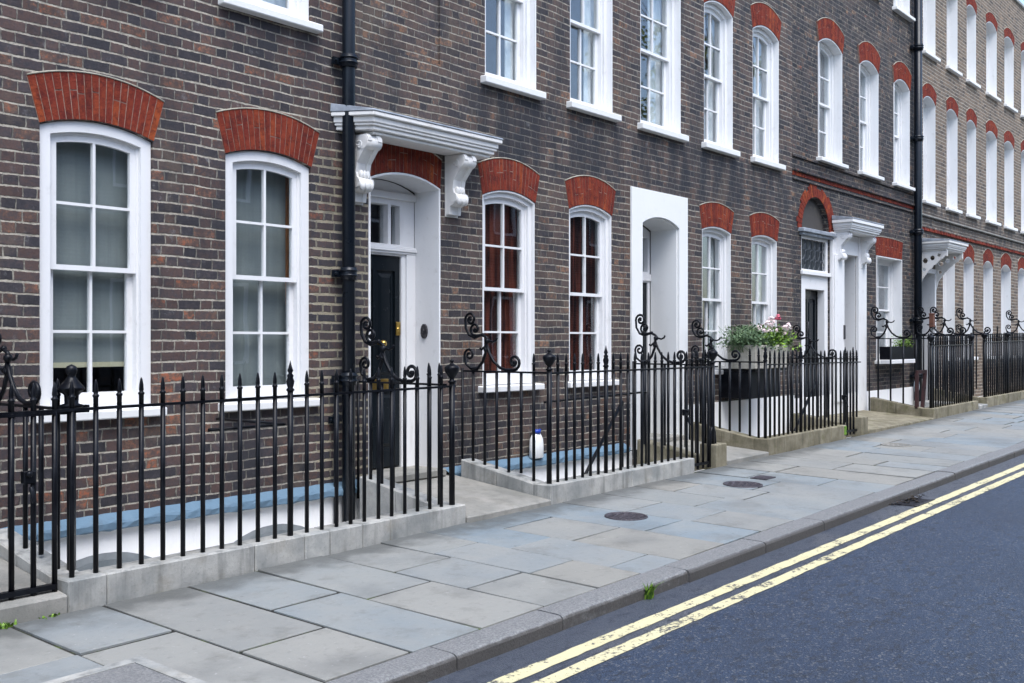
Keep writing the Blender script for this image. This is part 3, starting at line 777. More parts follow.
# ================================================================== HOUSE D
hD = thing('brick_house', 'soot-blackened brick house with a round-arched lattice light beside a white columned porch', 'house', (18.3, 0, 0))
YD = .02
ud = [(16.429, 17.423), (18.223, 19.141), (19.968, 20.847)]; uzd = (4.62, 6.52, 6.66); uzd2 = (7.97, 9.45, 9.53)
opD = [outline(a, b, uzd[0] - .07, uzd[1], uzd[2]) for a, b in ud] + [outline(a, b, uzd2[0] - .07, uzd2[1], uzd2[2]) for a, b in ud]
opD += [[(19.06, 1.20), (20.41, 1.20), (20.41, 3.17), (19.06, 3.17)], [(17.40, .25), (18.06, .25), (18.06, 3.10), (17.40, 3.10)],
        outline(15.78, 16.88, .25, 3.39, 3.94, 16)]
house_shell(hD, XD + .004, XE - .004, 10.6, opD, M['brickD'], y=YD)
def wD(*a, **k):
    return window(hD, *a, **k)
for a, b in ud:
    wD(a, b, *uzd, curtain='net', cy=.25, bw=.055, lining=.13, ah=.33, sh=.075)
    wD(a, b, *uzd2, curtain='half', cy=.3, bw=.055, lining=.13, ah=.33, sh=.075)
w = wD(19.06, 20.41, 1.24, 3.165, 3.165, curtain='half', cy=.3, bw=.06, lining=.16, arch=False, bars=(2, 2))
red_arch(hD, 19.05, 20.42, 3.17, 3.1705, .36, .07, y=.014)
plinth(hD, XD + .004, XE - .004, .68, y=YD)
# string course of red brick
st = MB(); rr = random.Random(5)
x = XD + .01
while x < XE - .1:
    st.box(x, x + .098, YD - .035 - rr.random() * .004, YD - .001, 4.20, 4.262, rr.random()); x += .104
st.build('string_course', M['arch'], hD)
st = MB(); st.box(XD + .005, XE - .005, YD - .075, YD - .001, 4.263, 4.30); st.box(XD + .005, XE - .005, YD - .03, YD - .001, 4.135, 4.199)
st.build('string_course', M['brickD'], hD, bevel=.008)
st = MB(); st.box(XD + .005, XE - .005, YD - .03, YD - .001, 4.50, 4.55); st.build('string_course', M['brickD'], hD)
# round arch ring of red brick over the lattice light
ring = MB(); rr = random.Random(9); cx, cz, nv = 16.33, 3.39, 25
for i in range(nv):
    a0 = math.pi * (i + .05) / nv; a1 = math.pi * (i + .95) / nv; ro = .70 + rr.choice([0, .05, .10]); ri = .555
    P4 = [(cx + ri * math.cos(a0), cz + ri * math.sin(a0)), (cx + ro * math.cos(a0), cz + ro * math.sin(a0)), (cx + ro * math.cos(a1), cz + ro * math.sin(a1)), (cx + ri * math.cos(a1), cz + ri * math.sin(a1))]
    ring.hexa([(p[0], YD - .012, p[1]) for p in P4] + [(p[0], YD + .06, p[1]) for p in P4], .3 + .7 * rr.random())
ring.build('brick_arch', M['arch'], hD)
tp = MB(); tp.prism(outline(15.785, 16.875, 3.395, 3.40, 3.935, 16), [], YD + .09, YD + .14); tp.build('arch_infill', M['blanksoot'], hD)
lg = MB(); lg.box(15.66, 17.0, YD - .10, YD + .10, 3.33, 3.392); lg.box(15.70, 16.96, YD - .06, YD + .10, 3.285, 3.3295); lg.build('arch_ledge', M['lead'], hD, bevel=.008)
lf = MB()
lf.prism([(15.785, .30), (16.875, .30), (16.875, 3.283), (15.785, 3.283)], [[(15.83, 2.75), (16.80, 2.75), (16.80, 3.24), (15.83, 3.24)], [(15.97, .30), (16.74, .30), (16.74, 2.43), (15.97, 2.43)]], YD + .015, YD + .14)
lf.box(15.75, 16.90, YD - .04, YD + .0145, 2.66, 2.72)
fr = lf.build('door_frame', M['white'], hD, bevel=.004)
g = MB(); g.box(15.825, 16.805, YD + .08, YD + .084, 2.745, 3.245); g.build('fanlight_panel', M['darkbacking'], fr)  # opaque panel; the dark reflection of the glass is put into its colour
lt = MB()
for i in range(5):
    for k in range(3):
        cx_ = 15.83 + .097 + i * .194; cz_ = 2.75 + .082 + k * .163
        pts = [(cx_ + .10 * math.cos(q) * (1 if j % 2 == 0 else .8), YD + .05, cz_ + .085 * math.sin(q)) for j, q in enumerate([2 * math.pi * t / 10 for t in range(11)])]
        lt.tube(pts, .006, 5)
for i in range(6): lt.tube([(15.83 + i * .194, YD + .045, 2.75), (15.83 + i * .194, YD + .045, 3.24)], (.0045), 5)
lt.build('iron_lattice', M['lattice'], fr)
d3 = panel_door(hD, 15.975, 16.735, .38, 2.425, YD + .15, M['door'], [(.10, .46, .42, .93), (.54, .90, .42, .93), (.10, .46, .08, .36), (.54, .90, .08, .36)])
k = MB(); k.sphere((16.1, YD + .12, 1.42), .035, 10); k.tube([(16.3, YD + .145, 1.9), (16.3, YD + .11, 1.9), (16.3, YD + .11, 1.72), (16.3, YD + .145, 1.72)], .014, 6); k.build('door_knob', M['dark_metal'], d3)
# porch of the second doorway
po = MB(); po.box(16.91, 17.395, YD - .06, YD - .001, .32, 3.42); po.box(16.95, 17.35, YD - .085, YD - .061, .55, 3.05); po.box(18.065, 18.44, YD - .06, YD - .001, .32, 3.42)
po.box(17.396, 18.064, YD - .05, YD - .001, 3.08, 3.42)
po.prism([(17.4005, .30), (18.0595, .30), (18.0595, 3.0995), (17.4005, 3.0995)], [[(17.42, .299), (18.04, .299), (18.04, 3.08), (17.42, 3.08)]], YD + .0, YD + .42)
po.build('door_surround', M['white'], hD, bevel=.005)
d4 = panel_door(hD, 17.42, 18.04, .38, 2.9, YD + .425, M['door'], [(.10, .90, .42, .93), (.10, .90, .08, .36)])
hood(hD, 16.98, 18.36, 3.46, .34, M['white'], .17, lead=True)
for x in (17.14, 18.25): console(hD, x, .15, 3.43, .55, .27, M['white'])
bl = MB(); bl.box(17.30, 17.36, YD - .10, YD - .0855, 1.62, 1.86); bl.build('door_bell', M['dark_metal'], hD)

# ================================================================== HOUSE E (far terrace)
hE = thing('brick_house', 'far tan brick terrace with closely spaced white windows beyond the second drainpipe', 'house', (29, 0, 0))
cols = [(21.63, 22.43), (23.17, 23.95), (24.62, 25.36), (26.18, 27.1), (27.78, 28.68), (29.40, 30.2), (30.95, 31.75), (32.5, 33.3)]
gcols = [(22.92, 23.755), (24.385, 25.167), (25.94, 26.757), (27.468, 28.403), (29.089, 29.9), (30.7, 31.5), (32.3, 33.1)]
ez1 = (4.47, 6.50, 6.63); ez2 = (7.50, 9.12, 9.25); ez0 = (1.24, 3.36, 3.50)
opE = [outline(a, b, z[0] - .06, z[1], z[2]) for a, b in cols for z in (ez1, ez2)] + [outline(a, b, ez0[0] - .06, ez0[1], ez0[2]) for a, b in gcols]
opE += [[(21.44, .3), (22.30, .3), (22.30, 3.0), (21.44, 3.0)]]
house_shell(hE, XE, XF, 10.3, opE, M['brickE'])
for i, (a, b) in enumerate(cols):
    window(hE, a, b, *ez1, curtain='net', cy=.25, bw=.05, lining=.16, ah=.26, sh=.08, splay=.05)
    window(hE, a, b, *ez2, curtain='net', cy=.25, bw=.05, lining=.16, ah=.22, sh=.08, splay=.05)
for a, b in gcols: window(hE, a, b, *ez0, curtain='net', cy=.25, bw=.05, lining=.16, ah=.29, sh=.08, splay=.03)
plinth(hE, XE, 21.4, .30); plinth(hE, 22.34, XF, .30)
st = MB(); rr = random.Random(6); x = XE + .01
while x < XF - .2:
    st.box(x, x + .10, -.035 - rr.random() * .02, -.001, 3.84, 3.90, rr.random()); x += .106
st.build('string_course', M['arch'], hE)
st = MB(); st.box(XE + .005, XF, -.06, -.001, 4.13, 4.165); st.build('string_course', M['landing'], hE, bevel=.008)
st = MB(); st.box(XE + .005, XF, -.05, -.001, 3.901, 3.94); st.build('string_course', M['brickE'], hE)
s = MB(); s.prism([(21.36, .30), (22.38, .30), (22.38, 3.08), (21.36, 3.08)], [[(21.45, .299), (22.29, .299), (22.29, 2.99), (21.45, 2.99)]], -.03, .30); s.build('door_surround', M['white'], hE, bevel=.005)
d5 = panel_door(hE, 21.45, 22.29, .36, 2.985, .25, M['door'], [(.10, .90, .42, .93), (.10, .90, .08, .36)])
hood(hE, 21.30, 22.50, 3.42, .60, M['white_old'], .16)
for xx in (21.40, 22.40):
    lc = MB()
    yy0 = -.03
    outer = [(-.003, 3.39), (-.003, 2.62)]
    n = 12
    for i in range(n + 1):
        t = i / n; y_ = -.02 - .53 * t; z_ = 2.66 + .62 * t ** .6 + .035 * abs(math.sin(t * math.pi * 5))
        outer.append((y_, z_))
    outer.append((-.55, 3.39))
    holes = []
    for (hy, hz, hr) in ((-.12, 3.20, .055), (-.26, 3.25, .05), (-.10, 3.02, .04), (-.39, 3.30, .035)):
        holes.append([(hy + hr * math.cos(2 * math.pi * j / 8), hz + hr * math.sin(2 * math.pi * j / 8)) for j in range(8)])
    tmp = MB(); tmp.prism(outer, holes, xx - .02, xx + .02)
    b0 = len(lc.v); lc.v += [(v[1], v[0], v[2]) for v in tmp.v]; lc.f += [[b0 + i for i in f] for f in tmp.f]; lc.r += tmp.r; lc.smooth += tmp.smooth
    lc.build('pierced_bracket', M['white_old'], hE)
pipe(hE, 21.02, -.10, -2.0, 10.2, .075, (.9, 2.0, 3.75, 5.6, 7.4, 9.0))

# ================================================================== GROUND
def slab(mb, x0, x1, y0, y1, f, th, rnd, ch=.006):
    """flagstone with a chamfered rim; f(x,y) gives its top"""
    p = [(x0, y0), (x1, y0), (x1, y1), (x0, y1)]
    q = [(x0 + ch, y0 + ch), (x1 - ch, y0 + ch), (x1 - ch, y1 - ch), (x0 + ch, y1 - ch)]
    top = [(a, b, f(a, b)) for a, b in q]; rim = [(a, b, f(a, b) - ch) for a, b in p]; bot = [(a, b, f(a, b) - th) for a, b in p]
    mb.face(top, rnd)
    for i in range(4):
        j = (i + 1) % 4
        mb.face([rim[i], rim[j], top[j], top[i]], rnd); mb.face([bot[i], bot[j], rim[j], rim[i]], rnd)
def pave(x, y): return G(x) - .02 * (-1.25 - y)

XL, XR = -14.0, 62.0
KY = -3.44; KI = -3.25
# flagstones: strips laid across the pavement
strips = [2.07, 2.63, 3.17, 3.74, 4.27, 4.83, 5.39, 5.88, 6.38, 7.05, 7.66, 8.28, 8.88, 9.47, 10.15, 10.72, 11.36, 12.0, 12.5, 13.1, 13.7, 14.3]
cuts = {2.07: [-2.0], 2.63: [-2.02], 3.17: [-2.57], 3.74: [-2.09], 4.27: [-2.32], 4.83: [-1.98, -2.62], 5.39: [-1.80, -2.68], 5.88: [-2.11, -2.98], 6.38: [-1.62, -2.30], 7.05: [-2.52], 7.66: [-1.95, -2.6], 8.28: [-2.28], 8.88: [-1.7, -2.45], 9.47: [-2.25]}
rr = random.Random(21)
while strips[0] > XL: strips.insert(0, strips[0] - rr.uniform(.5, .75))
while strips[-1] < XR: strips.append(strips[-1] + rr.uniform(.5, .78))
fl = MB()
for i in range(len(strips) - 1):
    a, b = strips[i], strips[i + 1]; cc = cuts.get(round(a, 2))
    if cc is None:
        cc = [rr.uniform(-2.0, -1.6), rr.uniform(-2.75, -2.4)] if rr.random() < .45 else [rr.uniform(-2.6, -1.8)]
    ys = [-1.245] + cc + [KI + .008]
    for k in range(len(ys) - 1):
        ja = rr.uniform(-.008, .008); tx, ty, tz = rr.uniform(-.004, .004), rr.uniform(-.003, .003), rr.uniform(-.003, .003)
        mx, my = (a + b) / 2, (ys[k] + ys[k + 1]) / 2
        f = lambda x, y, tx=tx, ty=ty, tz=tz, mx=mx, my=my: pave(x, y) + tz + tx * (x - mx) * 2 + ty * (y - my) * 2
        g_ = rr.choice([.010, .016, .022, .028])
        slab(fl, a + g_ / 2, b - g_ / 2, ys[k + 1] + g_ * .8, ys[k] - g_ * .6, f, .06, rr.random(), .0025)
structure(fl.build('pavement', M['flag'], fix=False))
jb = MB()
for (a, b) in ((XL, XR),):
    jb.hexa([(a, KI - .01, pave(a, KI) - .2), (b, KI - .01, pave(b, KI) - .2), (b, -1.2, pave(b, -1.2) - .2), (a, -1.2, pave(a, -1.2) - .2),
             (a, KI - .01, pave(a, KI) - .009), (b, KI - .01, pave(b, KI) - .009), (b, -1.2, pave(b, -1.2) - .009), (a, -1.2, pave(a, -1.2) - .009)])
structure(jb.build('pavement_joints', M['joint']))
# kerb stones
ks = [3.85, 4.74, 6.15, 7.3, 8.4, 9.7, 10.8]; rr = random.Random(3)
while ks[0] > XL: ks.insert(0, ks[0] - rr.uniform(.9, 1.4))
while ks[-1] < XR: ks.append(ks[-1] + rr.uniform(.9, 1.4))
kb = MB()
for i in range(len(ks) - 1):
    a, b = ks[i] + .006, ks[i + 1] - .006; dy = rr.uniform(-.006, .006); dz = rr.uniform(-.004, .004); r_ = rr.random()
    zt = lambda x, y: pave(x, y) + .004 + dz
    prof = [(KY + dy, -.25), (KY + dy, -.025), (KY + dy + .006, -.012), (KY + dy + .02, -.002), (KY + dy + .05, 0), (KI, 0), (KI, -.25)]
    nseg = 4
    for s_ in range(nseg):
        xa = a + (b - a) * s_ / nseg; xb = a + (b - a) * (s_ + 1) / nseg
        for k in range(len(prof) - 1):
            p, q = prof[k], prof[k + 1]
            kb.face([(xa, p[0], zt(xa, p[0]) + p[1]), (xb, p[0], zt(xb, p[0]) + p[1]), (xb, q[0], zt(xb, q[0]) + q[1]), (xa, q[0], zt(xa, q[0]) + q[1])], r_, 0 < k < 4)
    for xe in (a, b): kb.face([(xe, p[0], zt(xe, p[0]) + p[1]) for p in prof], r_)
structure(kb.build('kerb', M['kerb'], fix=False))
# road and far pavement
def road(x, y): return G(x) - .125 + .012 * (KY - y)*(1 if y > -7 else 0) + (.012 * (KY + 7) if y <= -7 else 0)
rd = MB(); xs = [XL + (XR - XL) * i / 20 for i in range(21)]; ys = [KY + .02, -4.5, -5.5, -7.0, -9.6]
for i in range(20):
    for k in range(4):
        rd.face([(xs[i], ys[k + 1], road(xs[i], ys[k + 1])), (xs[i + 1], ys[k + 1], road(xs[i + 1], ys[k + 1])), (xs[i + 1], ys[k], road(xs[i + 1], ys[k])), (xs[i], ys[k], road(xs[i], ys[k]))])
structure(rd.build('road', M['asphalt']))
fp = MB(); fp.hexa([(XL, -11.5, G(XL) - .4), (XR, -11.5, G(XR) - .4), (XR, -9.55, G(XR) - .4), (XL, -9.55, G(XL) - .4), (XL, -11.5, G(XL) + .02), (XR, -11.5, G(XR) + .02), (XR, -9.55, G(XR)), (XL, -9.55, G(XL))])
structure(fp.build('far_pavement', M['landing']))
gd = MB(); gd.face([(-300, -300, -2.45), (400, -300, -2.45), (400, 300, -2.45), (-300, 300, -2.45)]); structure(gd.build('ground', M['earth']))
# front retaining wall of the light wells
rw = MB(); rw.box(XL, XR, -1.205, -1.09, -2.44, -.35)
rw.hexa([(XL, -1.199, -.349), (XR, -1.199, -.349), (XR, -1.09, -.349), (XL, -1.09, -.349), (XL, -1.199, G(XL) - .03), (XR, -1.199, G(XR) - .03), (XR, -1.09, G(XR) - .03), (XL, -1.09, G(XL) - .03)])
structure(rw.build('retaining_wall', M['basement']))
wf = MB(); wf.box(XL, XR, -1.088, -.037, -.75, -.42)  # unseen white slab added to bounce light onto the basement wall
structure(wf.build('well_bounce_slab', M['basement']))
# double yellow lines
for (ya, yb) in ((-3.680, -3.778), (-3.852, -3.946)):
    ln = MB(); n = 500; rr = random.Random(int(-ya * 1000)); prev = None
    for i in range(n + 1):
        x = -2 + 50 * i / n; j1, j2 = rr.uniform(-.005, .005), rr.uniform(-.005, .005)
        p = ((x, ya + j1, road(x, ya + j1) + .004), (x, yb + j2, road(x, yb + j2) + .004))
        if prev: ln.face([prev[1], p[1], p[0], prev[0]])
        prev = p
    structure(ln.build('yellow_line', M['line']))

# ---- covers and small ground objects
def round_cover(x, y, rx, label, ry=None):
    mb = MB(); z = pave(x, y) + .003
    mb.lathe([(rx, -.02), (rx, .004), (rx * .985, .006), (rx * .90, .006), (rx * .89, .001), (.001, .001)], (0, 0, 0), 28)
    for i in range(5):
        for k in range(5):
            px, py = (i - 2) * rx * .32, (k - 2) * rx * .32
            if px * px + py * py < (rx * .8) ** 2: mb.box(px - rx * .1, px + rx * .1, py - rx * .1, py + rx * .1, .0012, .005)
    o = mb.build('coal_hole_cover', M['cover'], None, loc=(x, y, z)); o.rotation_euler = (R(1.15), -R(.8), R(20))
    return tag(o, label, 'manhole cover')
round_cover(7.47, -2.08, .185, 'round dark iron cover in the paving nearest the first door landing')
round_cover(9.70, -2.04, .20, 'round dark iron cover in the paving beside a small square plate')
o = round_cover(14.15, -2.05, .20, 'stone-coloured round cover flush in the far paving past the second stone post'); o.data.materials.clear(); o.data.materials.append(M['landing'])
mb = MB(); mb.box(-.12, .12, -.09, .09, -.02, .005); mb.box(-.09, .09, -.06, .06, .0052, .008)
o = mb.build('square_cover', M['cover'], None, loc=(10.25, -1.995, pave(10.25, -2) + .004)); o.rotation_euler = (R(1.15), -R(.8), 0)
tag(o, 'small rectangular blue-grey iron plate set in the paving beside a round cover', 'cover plate')
# inspection cover with stone border, lower left
ic = thing('inspection_cover', 'large asphalt-filled square cover with pale stone border at the lower left', 'cover plate', (2.35, -2.7, pave(2.35, -2.7)))
mb = MB(); mb.prism([(1.9, -3.1), (2.8, -3.1), (2.8, -2.28), (1.9, -2.28)], [[(1.96, -3.04), (2.735, -3.04), (2.735, -2.345), (1.96, -2.345)]], 0, 1)
mb.v = [(v[0], v[2], pave(v[0], v[2]) + (.010 if v[1] < .5 else -.02)) for v in mb.v]; mb.build('cover_frame', M['coping2'] if 'coping2' in M else M['coping'], ic)
mb = MB(); mb.hexa([(1.966, -3.034, G(2.3) - .05), (2.729, -3.034, G(2.3) - .05), (2.729, -2.351, G(2.3) - .05), (1.966, -2.351, G(2.3) - .05)] + [(a, b, pave(a, b) + .008) for a, b in ((1.966, -3.034), (2.729, -3.034), (2.729, -2.351), (1.966, -2.351))])
mb.build('cover_infill', M['coverfill'] if 'coverfill' in M else M['kerb'], ic)
# gully with dead leaves
gu = thing('gully_grate', 'dark iron gully grate against the kerb strewn with dead leaves', 'drain', (10.25, -3.56, road(10.25, -3.56)))
mb = MB()
for i in range(9): mb.box(10.02 + i * .055, 10.05 + i * .055, -3.66, -3.47, road(10.2, -3.56) - .03, road(10.2, -3.56) + .012)
mb.box(9.99, 10.52, -3.47, -3.445, road(10.2, -3.56) - .03, road(10.2, -3.56) + .014); mb.box(9.99, 10.52, -3.69, -3.661, road(10.2, -3.56) - .03, road(10.2, -3.56) + .013)
mb.build('grate', M['dark_metal'], gu)
mb = MB(); rr = random.Random(4)
for i in range(40):
    x, y = 10.25 + rr.gauss(0, .2), -3.53 + rr.gauss(0, .035); z = road(x, y) + .016 + rr.random() * .015; a = rr.random() * 6.3; s_ = rr.uniform(.015, .03)
    mb.face([(x + s_ * math.cos(a), y + s_ * math.sin(a), z), (x - s_ * .6 * math.sin(a), y + s_ * .6 * math.cos(a), z + .012), (x - s_ * math.cos(a), y - s_ * math.sin(a), z + .004), (x + s_ * .6 * math.sin(a), y - s_ * .6 * math.cos(a), z + .01)], rr.random())
mb.build('dead_leaves', M['deadleaf'] if 'deadleaf' in M else M['soil'], gu, fix=False)

def weed(x, y, z, h, label, n=14, seed=1, spread=.05):
    mb = MB(); rr = random.Random(seed)
    for i in range(n):
        a = rr.random() * 6.28; l = h * rr.uniform(.6, 1.1); w = rr.uniform(.006, .011); lean = rr.uniform(.1, .8)
        bx, by = x + rr.gauss(0, spread * .3), y + rr.gauss(0, spread * .15); prev = None
        for k in range(5):
            t = k / 4; px = bx + math.cos(a) * l * lean * t * t; py = by + math.sin(a) * l * lean * t * t; pz = z + l * (t - .25 * lean * t * t)
            ww = w * (1 - t ** 2) * (1.2 if k else .6)
            q = ((px - math.sin(a) * ww, py + math.cos(a) * ww, pz), (px + math.sin(a) * ww, py - math.cos(a) * ww, pz))
            if prev: mb.face([prev[0], prev[1], q[1], q[0]], rr.random())
            prev = q
    o = mb.build('weed', M['leafb'], None, fix=False); return tag(o, label, 'weed')
weed(5.63, -3.455, road(5.63, -3.47), .13, 'small green weed sprouting against the kerb face by the yellow lines', 22, 3, .06)
weed(2.60, -1.275, G(2.6) - .0, .035, 'tiny green weed at the foot of the leftmost step', 26, 5, .10)
weed(2.86, -1.27, G(2.8), .02, 'flat patch of weed at the foot of the coping corner at left', 16, 6, .10)

# ================================================================== COPINGS, LANDINGS
def coping(x0, x1, left_back, right_back, mat, label, ht=.165, blocks=None, w=.20, group='stone kerbs under the railings'):
    """low stone kerb carrying a railing, with returns toward the house"""
    th = thing('stone_kerb', label, 'stone kerb', ((x0 + x1) / 2, -1.15, G((x0 + x1) / 2)))
    rr = random.Random(int(x0 * 10)); mb = MB(); x = x0
    bl = blocks or [1.35, .62, .55, .7, .5, 1.1, .8, 1.0, .6]; i = 0
    top = G((x0 + x1) / 2) + ht
    def tz(x): return G(x) * .6 + G((x0 + x1) / 2) * .4 + ht
    while x < x1 - .02:
        b = min(x + bl[i % len(bl)], x1); i += 1
        if x1 - b < .25: b = x1
        j = rr.uniform(-.003, .003)
        mb.hexa([(x + .0015, -1.25 + j, G(x) - .1), (b - .0015, -1.25 + j, G(b) - .1), (b - .0015, -1.25 + w, G(b) - .1), (x + .0015, -1.25 + w, G(x) - .1),
                 (x + .0015, -1.25 + j, tz(x)), (b - .0015, -1.25 + j, tz(b)), (b - .0015, -1.25 + w, tz(b)), (x + .0015, -1.25 + w, tz(x))], rr.random())
        x = b
    mb.build('kerb_stone', mat, th, bevel=.008)
    r = MB()
    def ret(xa, xb, yb, rise):
        n = 2
        for k in range(n):
            ya, yc = -1.25 + w + .002 + (yb - (-1.25 + w)) * k / n, -1.25 + w + (yb - (-1.25 + w)) * (k + 1) / n
            za, zc_ = tz(xa) + rise * k / n, tz(xa) + rise * (k + 1) / n
            r.hexa([(xa, ya, -.3), (xb, ya, -.3), (xb, yc, -.3), (xa, yc, -.3), (xa, ya, za - .001), (xb, ya, za - .001), (xb, yc, zc_ - .001), (xa, yc, zc_ - .001)], rr.random())
    if left_back is not None: ret(x0, x0 + .18, left_back, .16)
    if right_back is not None: ret(x1 - .18, x1, right_back, .16)
    if r.v: r.build('return_stone', mat, th, bevel=.008)
    return th
coping(2.97, 6.36, -.15, -.15, M['coping'], 'pale stone kerb under the nearest railings at left', blocks=[.24, 1.05, .42, .23, .31, .28, .8])
coping(7.50, 10.12, -.15, None, M['coping'], 'pale stone kerb under the railings right of the first black door')
coping(11.94, 14.45, -.15, None, M['mossy'], 'brown mossy stone kerb under the railings in front of the flower trough', ht=.20)
coping(18.30, 20.95, -.15, None, M['mossy'], 'mossy stone kerb under the tall railings before the second drainpipe', ht=.17)
coping(21.55, 35.0, -.15, None, M['mossy'], 'long low stone kerb under the farthest railings at right', ht=.15)
mg = MB(); mg.box(14.35, 14.452, -1.256, -1.20, G(14.4) + .04, G(14.4) + .19); tag(mg.build('moss_patch', M['green_moss'], None, bevel=.02), 'bright green moss on the end of the brown stone kerb', 'moss')

def landing(x0, x1, z0, z1, label, mat='landing', yb=-.02):
    mb = MB()
    mb.hexa([(x0, -1.262, G(x0) - .06), (x1, -1.262, G(x1) - .06), (x1, yb, -.30), (x0, yb, -.30), (x0, -1.262, z0), (x1, -1.262, z0 + .008), (x1, yb, z1), (x0, yb, z1)])
    o = mb.build('door_step', M[mat], None, bevel=.01); return tag(o, label, 'door step')
landing(.9, 2.965, .135, .30, 'stone door step at the far left edge behind the iron gate')
landing(6.365, 7.495, G(6.9) + .045, .285, 'broad stone landing leading to the black door under the hood')
landing(10.86, 11.935, G(11.4) + .05, .31, 'stone landing leading to the wide white doorway')
landing(15.27, 18.295, G(16.5) + .04, .36, 'stone landing in front of the columned porch', 'mossy')
landing(20.955, 21.545, G(21.2) + .06, .40, 'narrow pale step between the two farthest railings', 'coping')
def post(x, label, mat='mossy', w=.25, h=.26):
    mb = MB(); mb.box(-w / 2, w / 2, -.11, .11, -.1, h); o = mb.build('stone_post', M[mat], None, bevel=.012, seg=2, loc=(x, -1.15, G(x)))
    return tag(o, label, 'stone post')
post(10.72, 'short square stone block at the gate foot left of the white step')
post(15.12, 'short square stone block at the end of the brown mossy kerb')
sw = MB(); sw.hexa([(10.66, -1.02, -.4), (10.855, -1.02, -.4), (10.855, -.15, -.4), (10.66, -.15, -.4), (10.66, -1.02, .24), (10.855, -1.02, .24), (10.855, -.15, .40), (10.66, -.15, .40)])
tag(sw.build('side_wall', M['mossy'], None, bevel=.01), 'low mossy stone wall along the left side of the white doorway landing', 'low wall')
sw = MB(); sw.hexa([(15.05, -1.02, -.4), (15.25, -1.02, -.4), (15.25, -.15, -.4), (15.05, -.15, -.4), (15.05, -1.02, .36), (15.25, -1.02, .36), (15.25, -.15, .48), (15.05, -.15, .48)])
tag(sw.build('side_wall', M['mossy'], None, bevel=.01), 'low mossy stone wall beside the lattice-light doorway landing', 'low wall')

# ================================================================== IRONWORK
def bar_mesh(h0, h1, tip=.17, r=.0155):
    """round bar with a collared spear head; origin at rail level"""
    mb = MB()
    mb.lathe([(r, h0), (r, h1)], (0, 0, 0), 8)
    mb.lathe([(r * .95, h1 + .001), (r * .95, h1 + .062), (r * 1.25, h1 + .068), (r * 1.25, h1 + .076), (r * .75, h1 + .082), (r * .95, h1 + .095), (r * .80, h1 + tip * .75), (r * .42, h1 + tip * .94), (.001, h1 + tip)], (0, 0, 0), 8)
    me_o = mb.build('baluster', M['iron'], None); me = me_o.data; bpy.data.objects.remove(me_o); return me
def urn_mesh(r=.02, h0=-1.0, s=1.0):
    mb = MB()
    mb.lathe([(r * 1.15, h0), (r * 1.15, .02)], (0, 0, 0), 8)
    mb.lathe([(r * 1.3, .0201), (r * 1.7, .03), (r * 1.0, .04), (.018 * s, .055), (.035 * s, .075), (.055 * s, .105), (.062 * s, .135), (.060 * s, .150), (.048 * s, .160), (.032 * s, .168), (.016 * s, .176), (.012 * s, .186), (.020 * s, .196), (.016 * s, .208), (.001, .216)], (0, 0, 0), 12)
    o = mb.build('urn_post', M['iron'], None); me = o.data; bpy.data.objects.remove(o); return me
def spire_mesh(r=.019, h0=-1.0):
    mb = MB(); mb.lathe([(r, h0), (r, .03)], (0, 0, 0), 8)
    mb.lathe([(r * 1.2, .0301), (r * 1.45, .042), (r * .9, .055), (r * 1.2, .075), (r * 1.4, .10), (r * .95, .125), (r * 1.15, .14), (r * .6, .155), (r * 1.0, .175), (r * .6, .20), (.001, .245)], (0, 0, 0), 10)
    o = mb.build('spire_post', M['iron'], None); me = o.data; bpy.data.objects.remove(o); return me
def child(me, name, parent, loc, rz=0):
    o = bpy.data.objects.new(name, me); COL.objects.link(o); o.parent = parent
    o.location = Vector(loc) - parent.location; o.rotation_euler = (0, 0, rz); return o

def spiral(c, r, a0, turns, n=16, inward=True):
    out = []
    for i in range(n + 1):
        t = i / n; a = a0 + turns * 2 * math.pi * t; rr_ = r * (1 - .78 * t)
        out.append((c[0] + rr_ * math.cos(a), c[1] + rr_ * math.sin(a)))
    return out
def scroll_mesh(k=1.0):
    """wrought scroll crest; u runs from the house toward the street, z up from the rail"""
    mb = MB()
    P = lambda pts: [(0, -u, z) for u, z in pts]
    R_ = .0155
    mb.tube(P([(.345, .27), (.385, .17), (.44, .09), (.52, .03), (.60, .008), (.67, .012)] + spiral((.695, .085), .074, -1.6, 1.35, 18)), R_, 6)
    mb.tube(P([(.37, .30), (.35, .32), (.29, .345), (.235, .335)] + spiral((.205, .40), .066, -1.4, -1.3, 16)), R_ * .9, 6)
    mb.tube(P([(.29, .345), (.20, .315), (.13, .34), (.085, .41), (.08, .48)] + spiral((.145, .495), .068, 3.2, -1.35, 18)), R_ * .9, 6)
    mb.tube(P([(.345, .25), (.34, .17), (.30, .08), (.23, .012), (.17, 0)]), R_, 6)
    mb.tube(P([(.26, .03), (.15, .015), (.085, .06), (.07, .13)] + spiral((.13, .15), .062, 3.1, -1.3, 16)), R_ * .85, 6)
    mb.tube(P([(.37, .29), (.43, .275), (.47, .29), (.485, .315)]), R_ * .7, 5)
    mb.tube(P([(.33, .23), (.29, .20), (.27, .215)]), R_ * .8, 5)
    for (u, z, r) in ((.36, .285, .030), (.345, .20, .026), (.30, .345, .02), (.695, .085, .018), (.145, .495, .016), (.205, .40, .015)):
        mb.sphere((0, -u, z), r, 8)
    o = mb.build('scroll', M['iron'], None); me = o.data; bpy.data.objects.remove(o); return me
SCROLL = scroll_mesh()

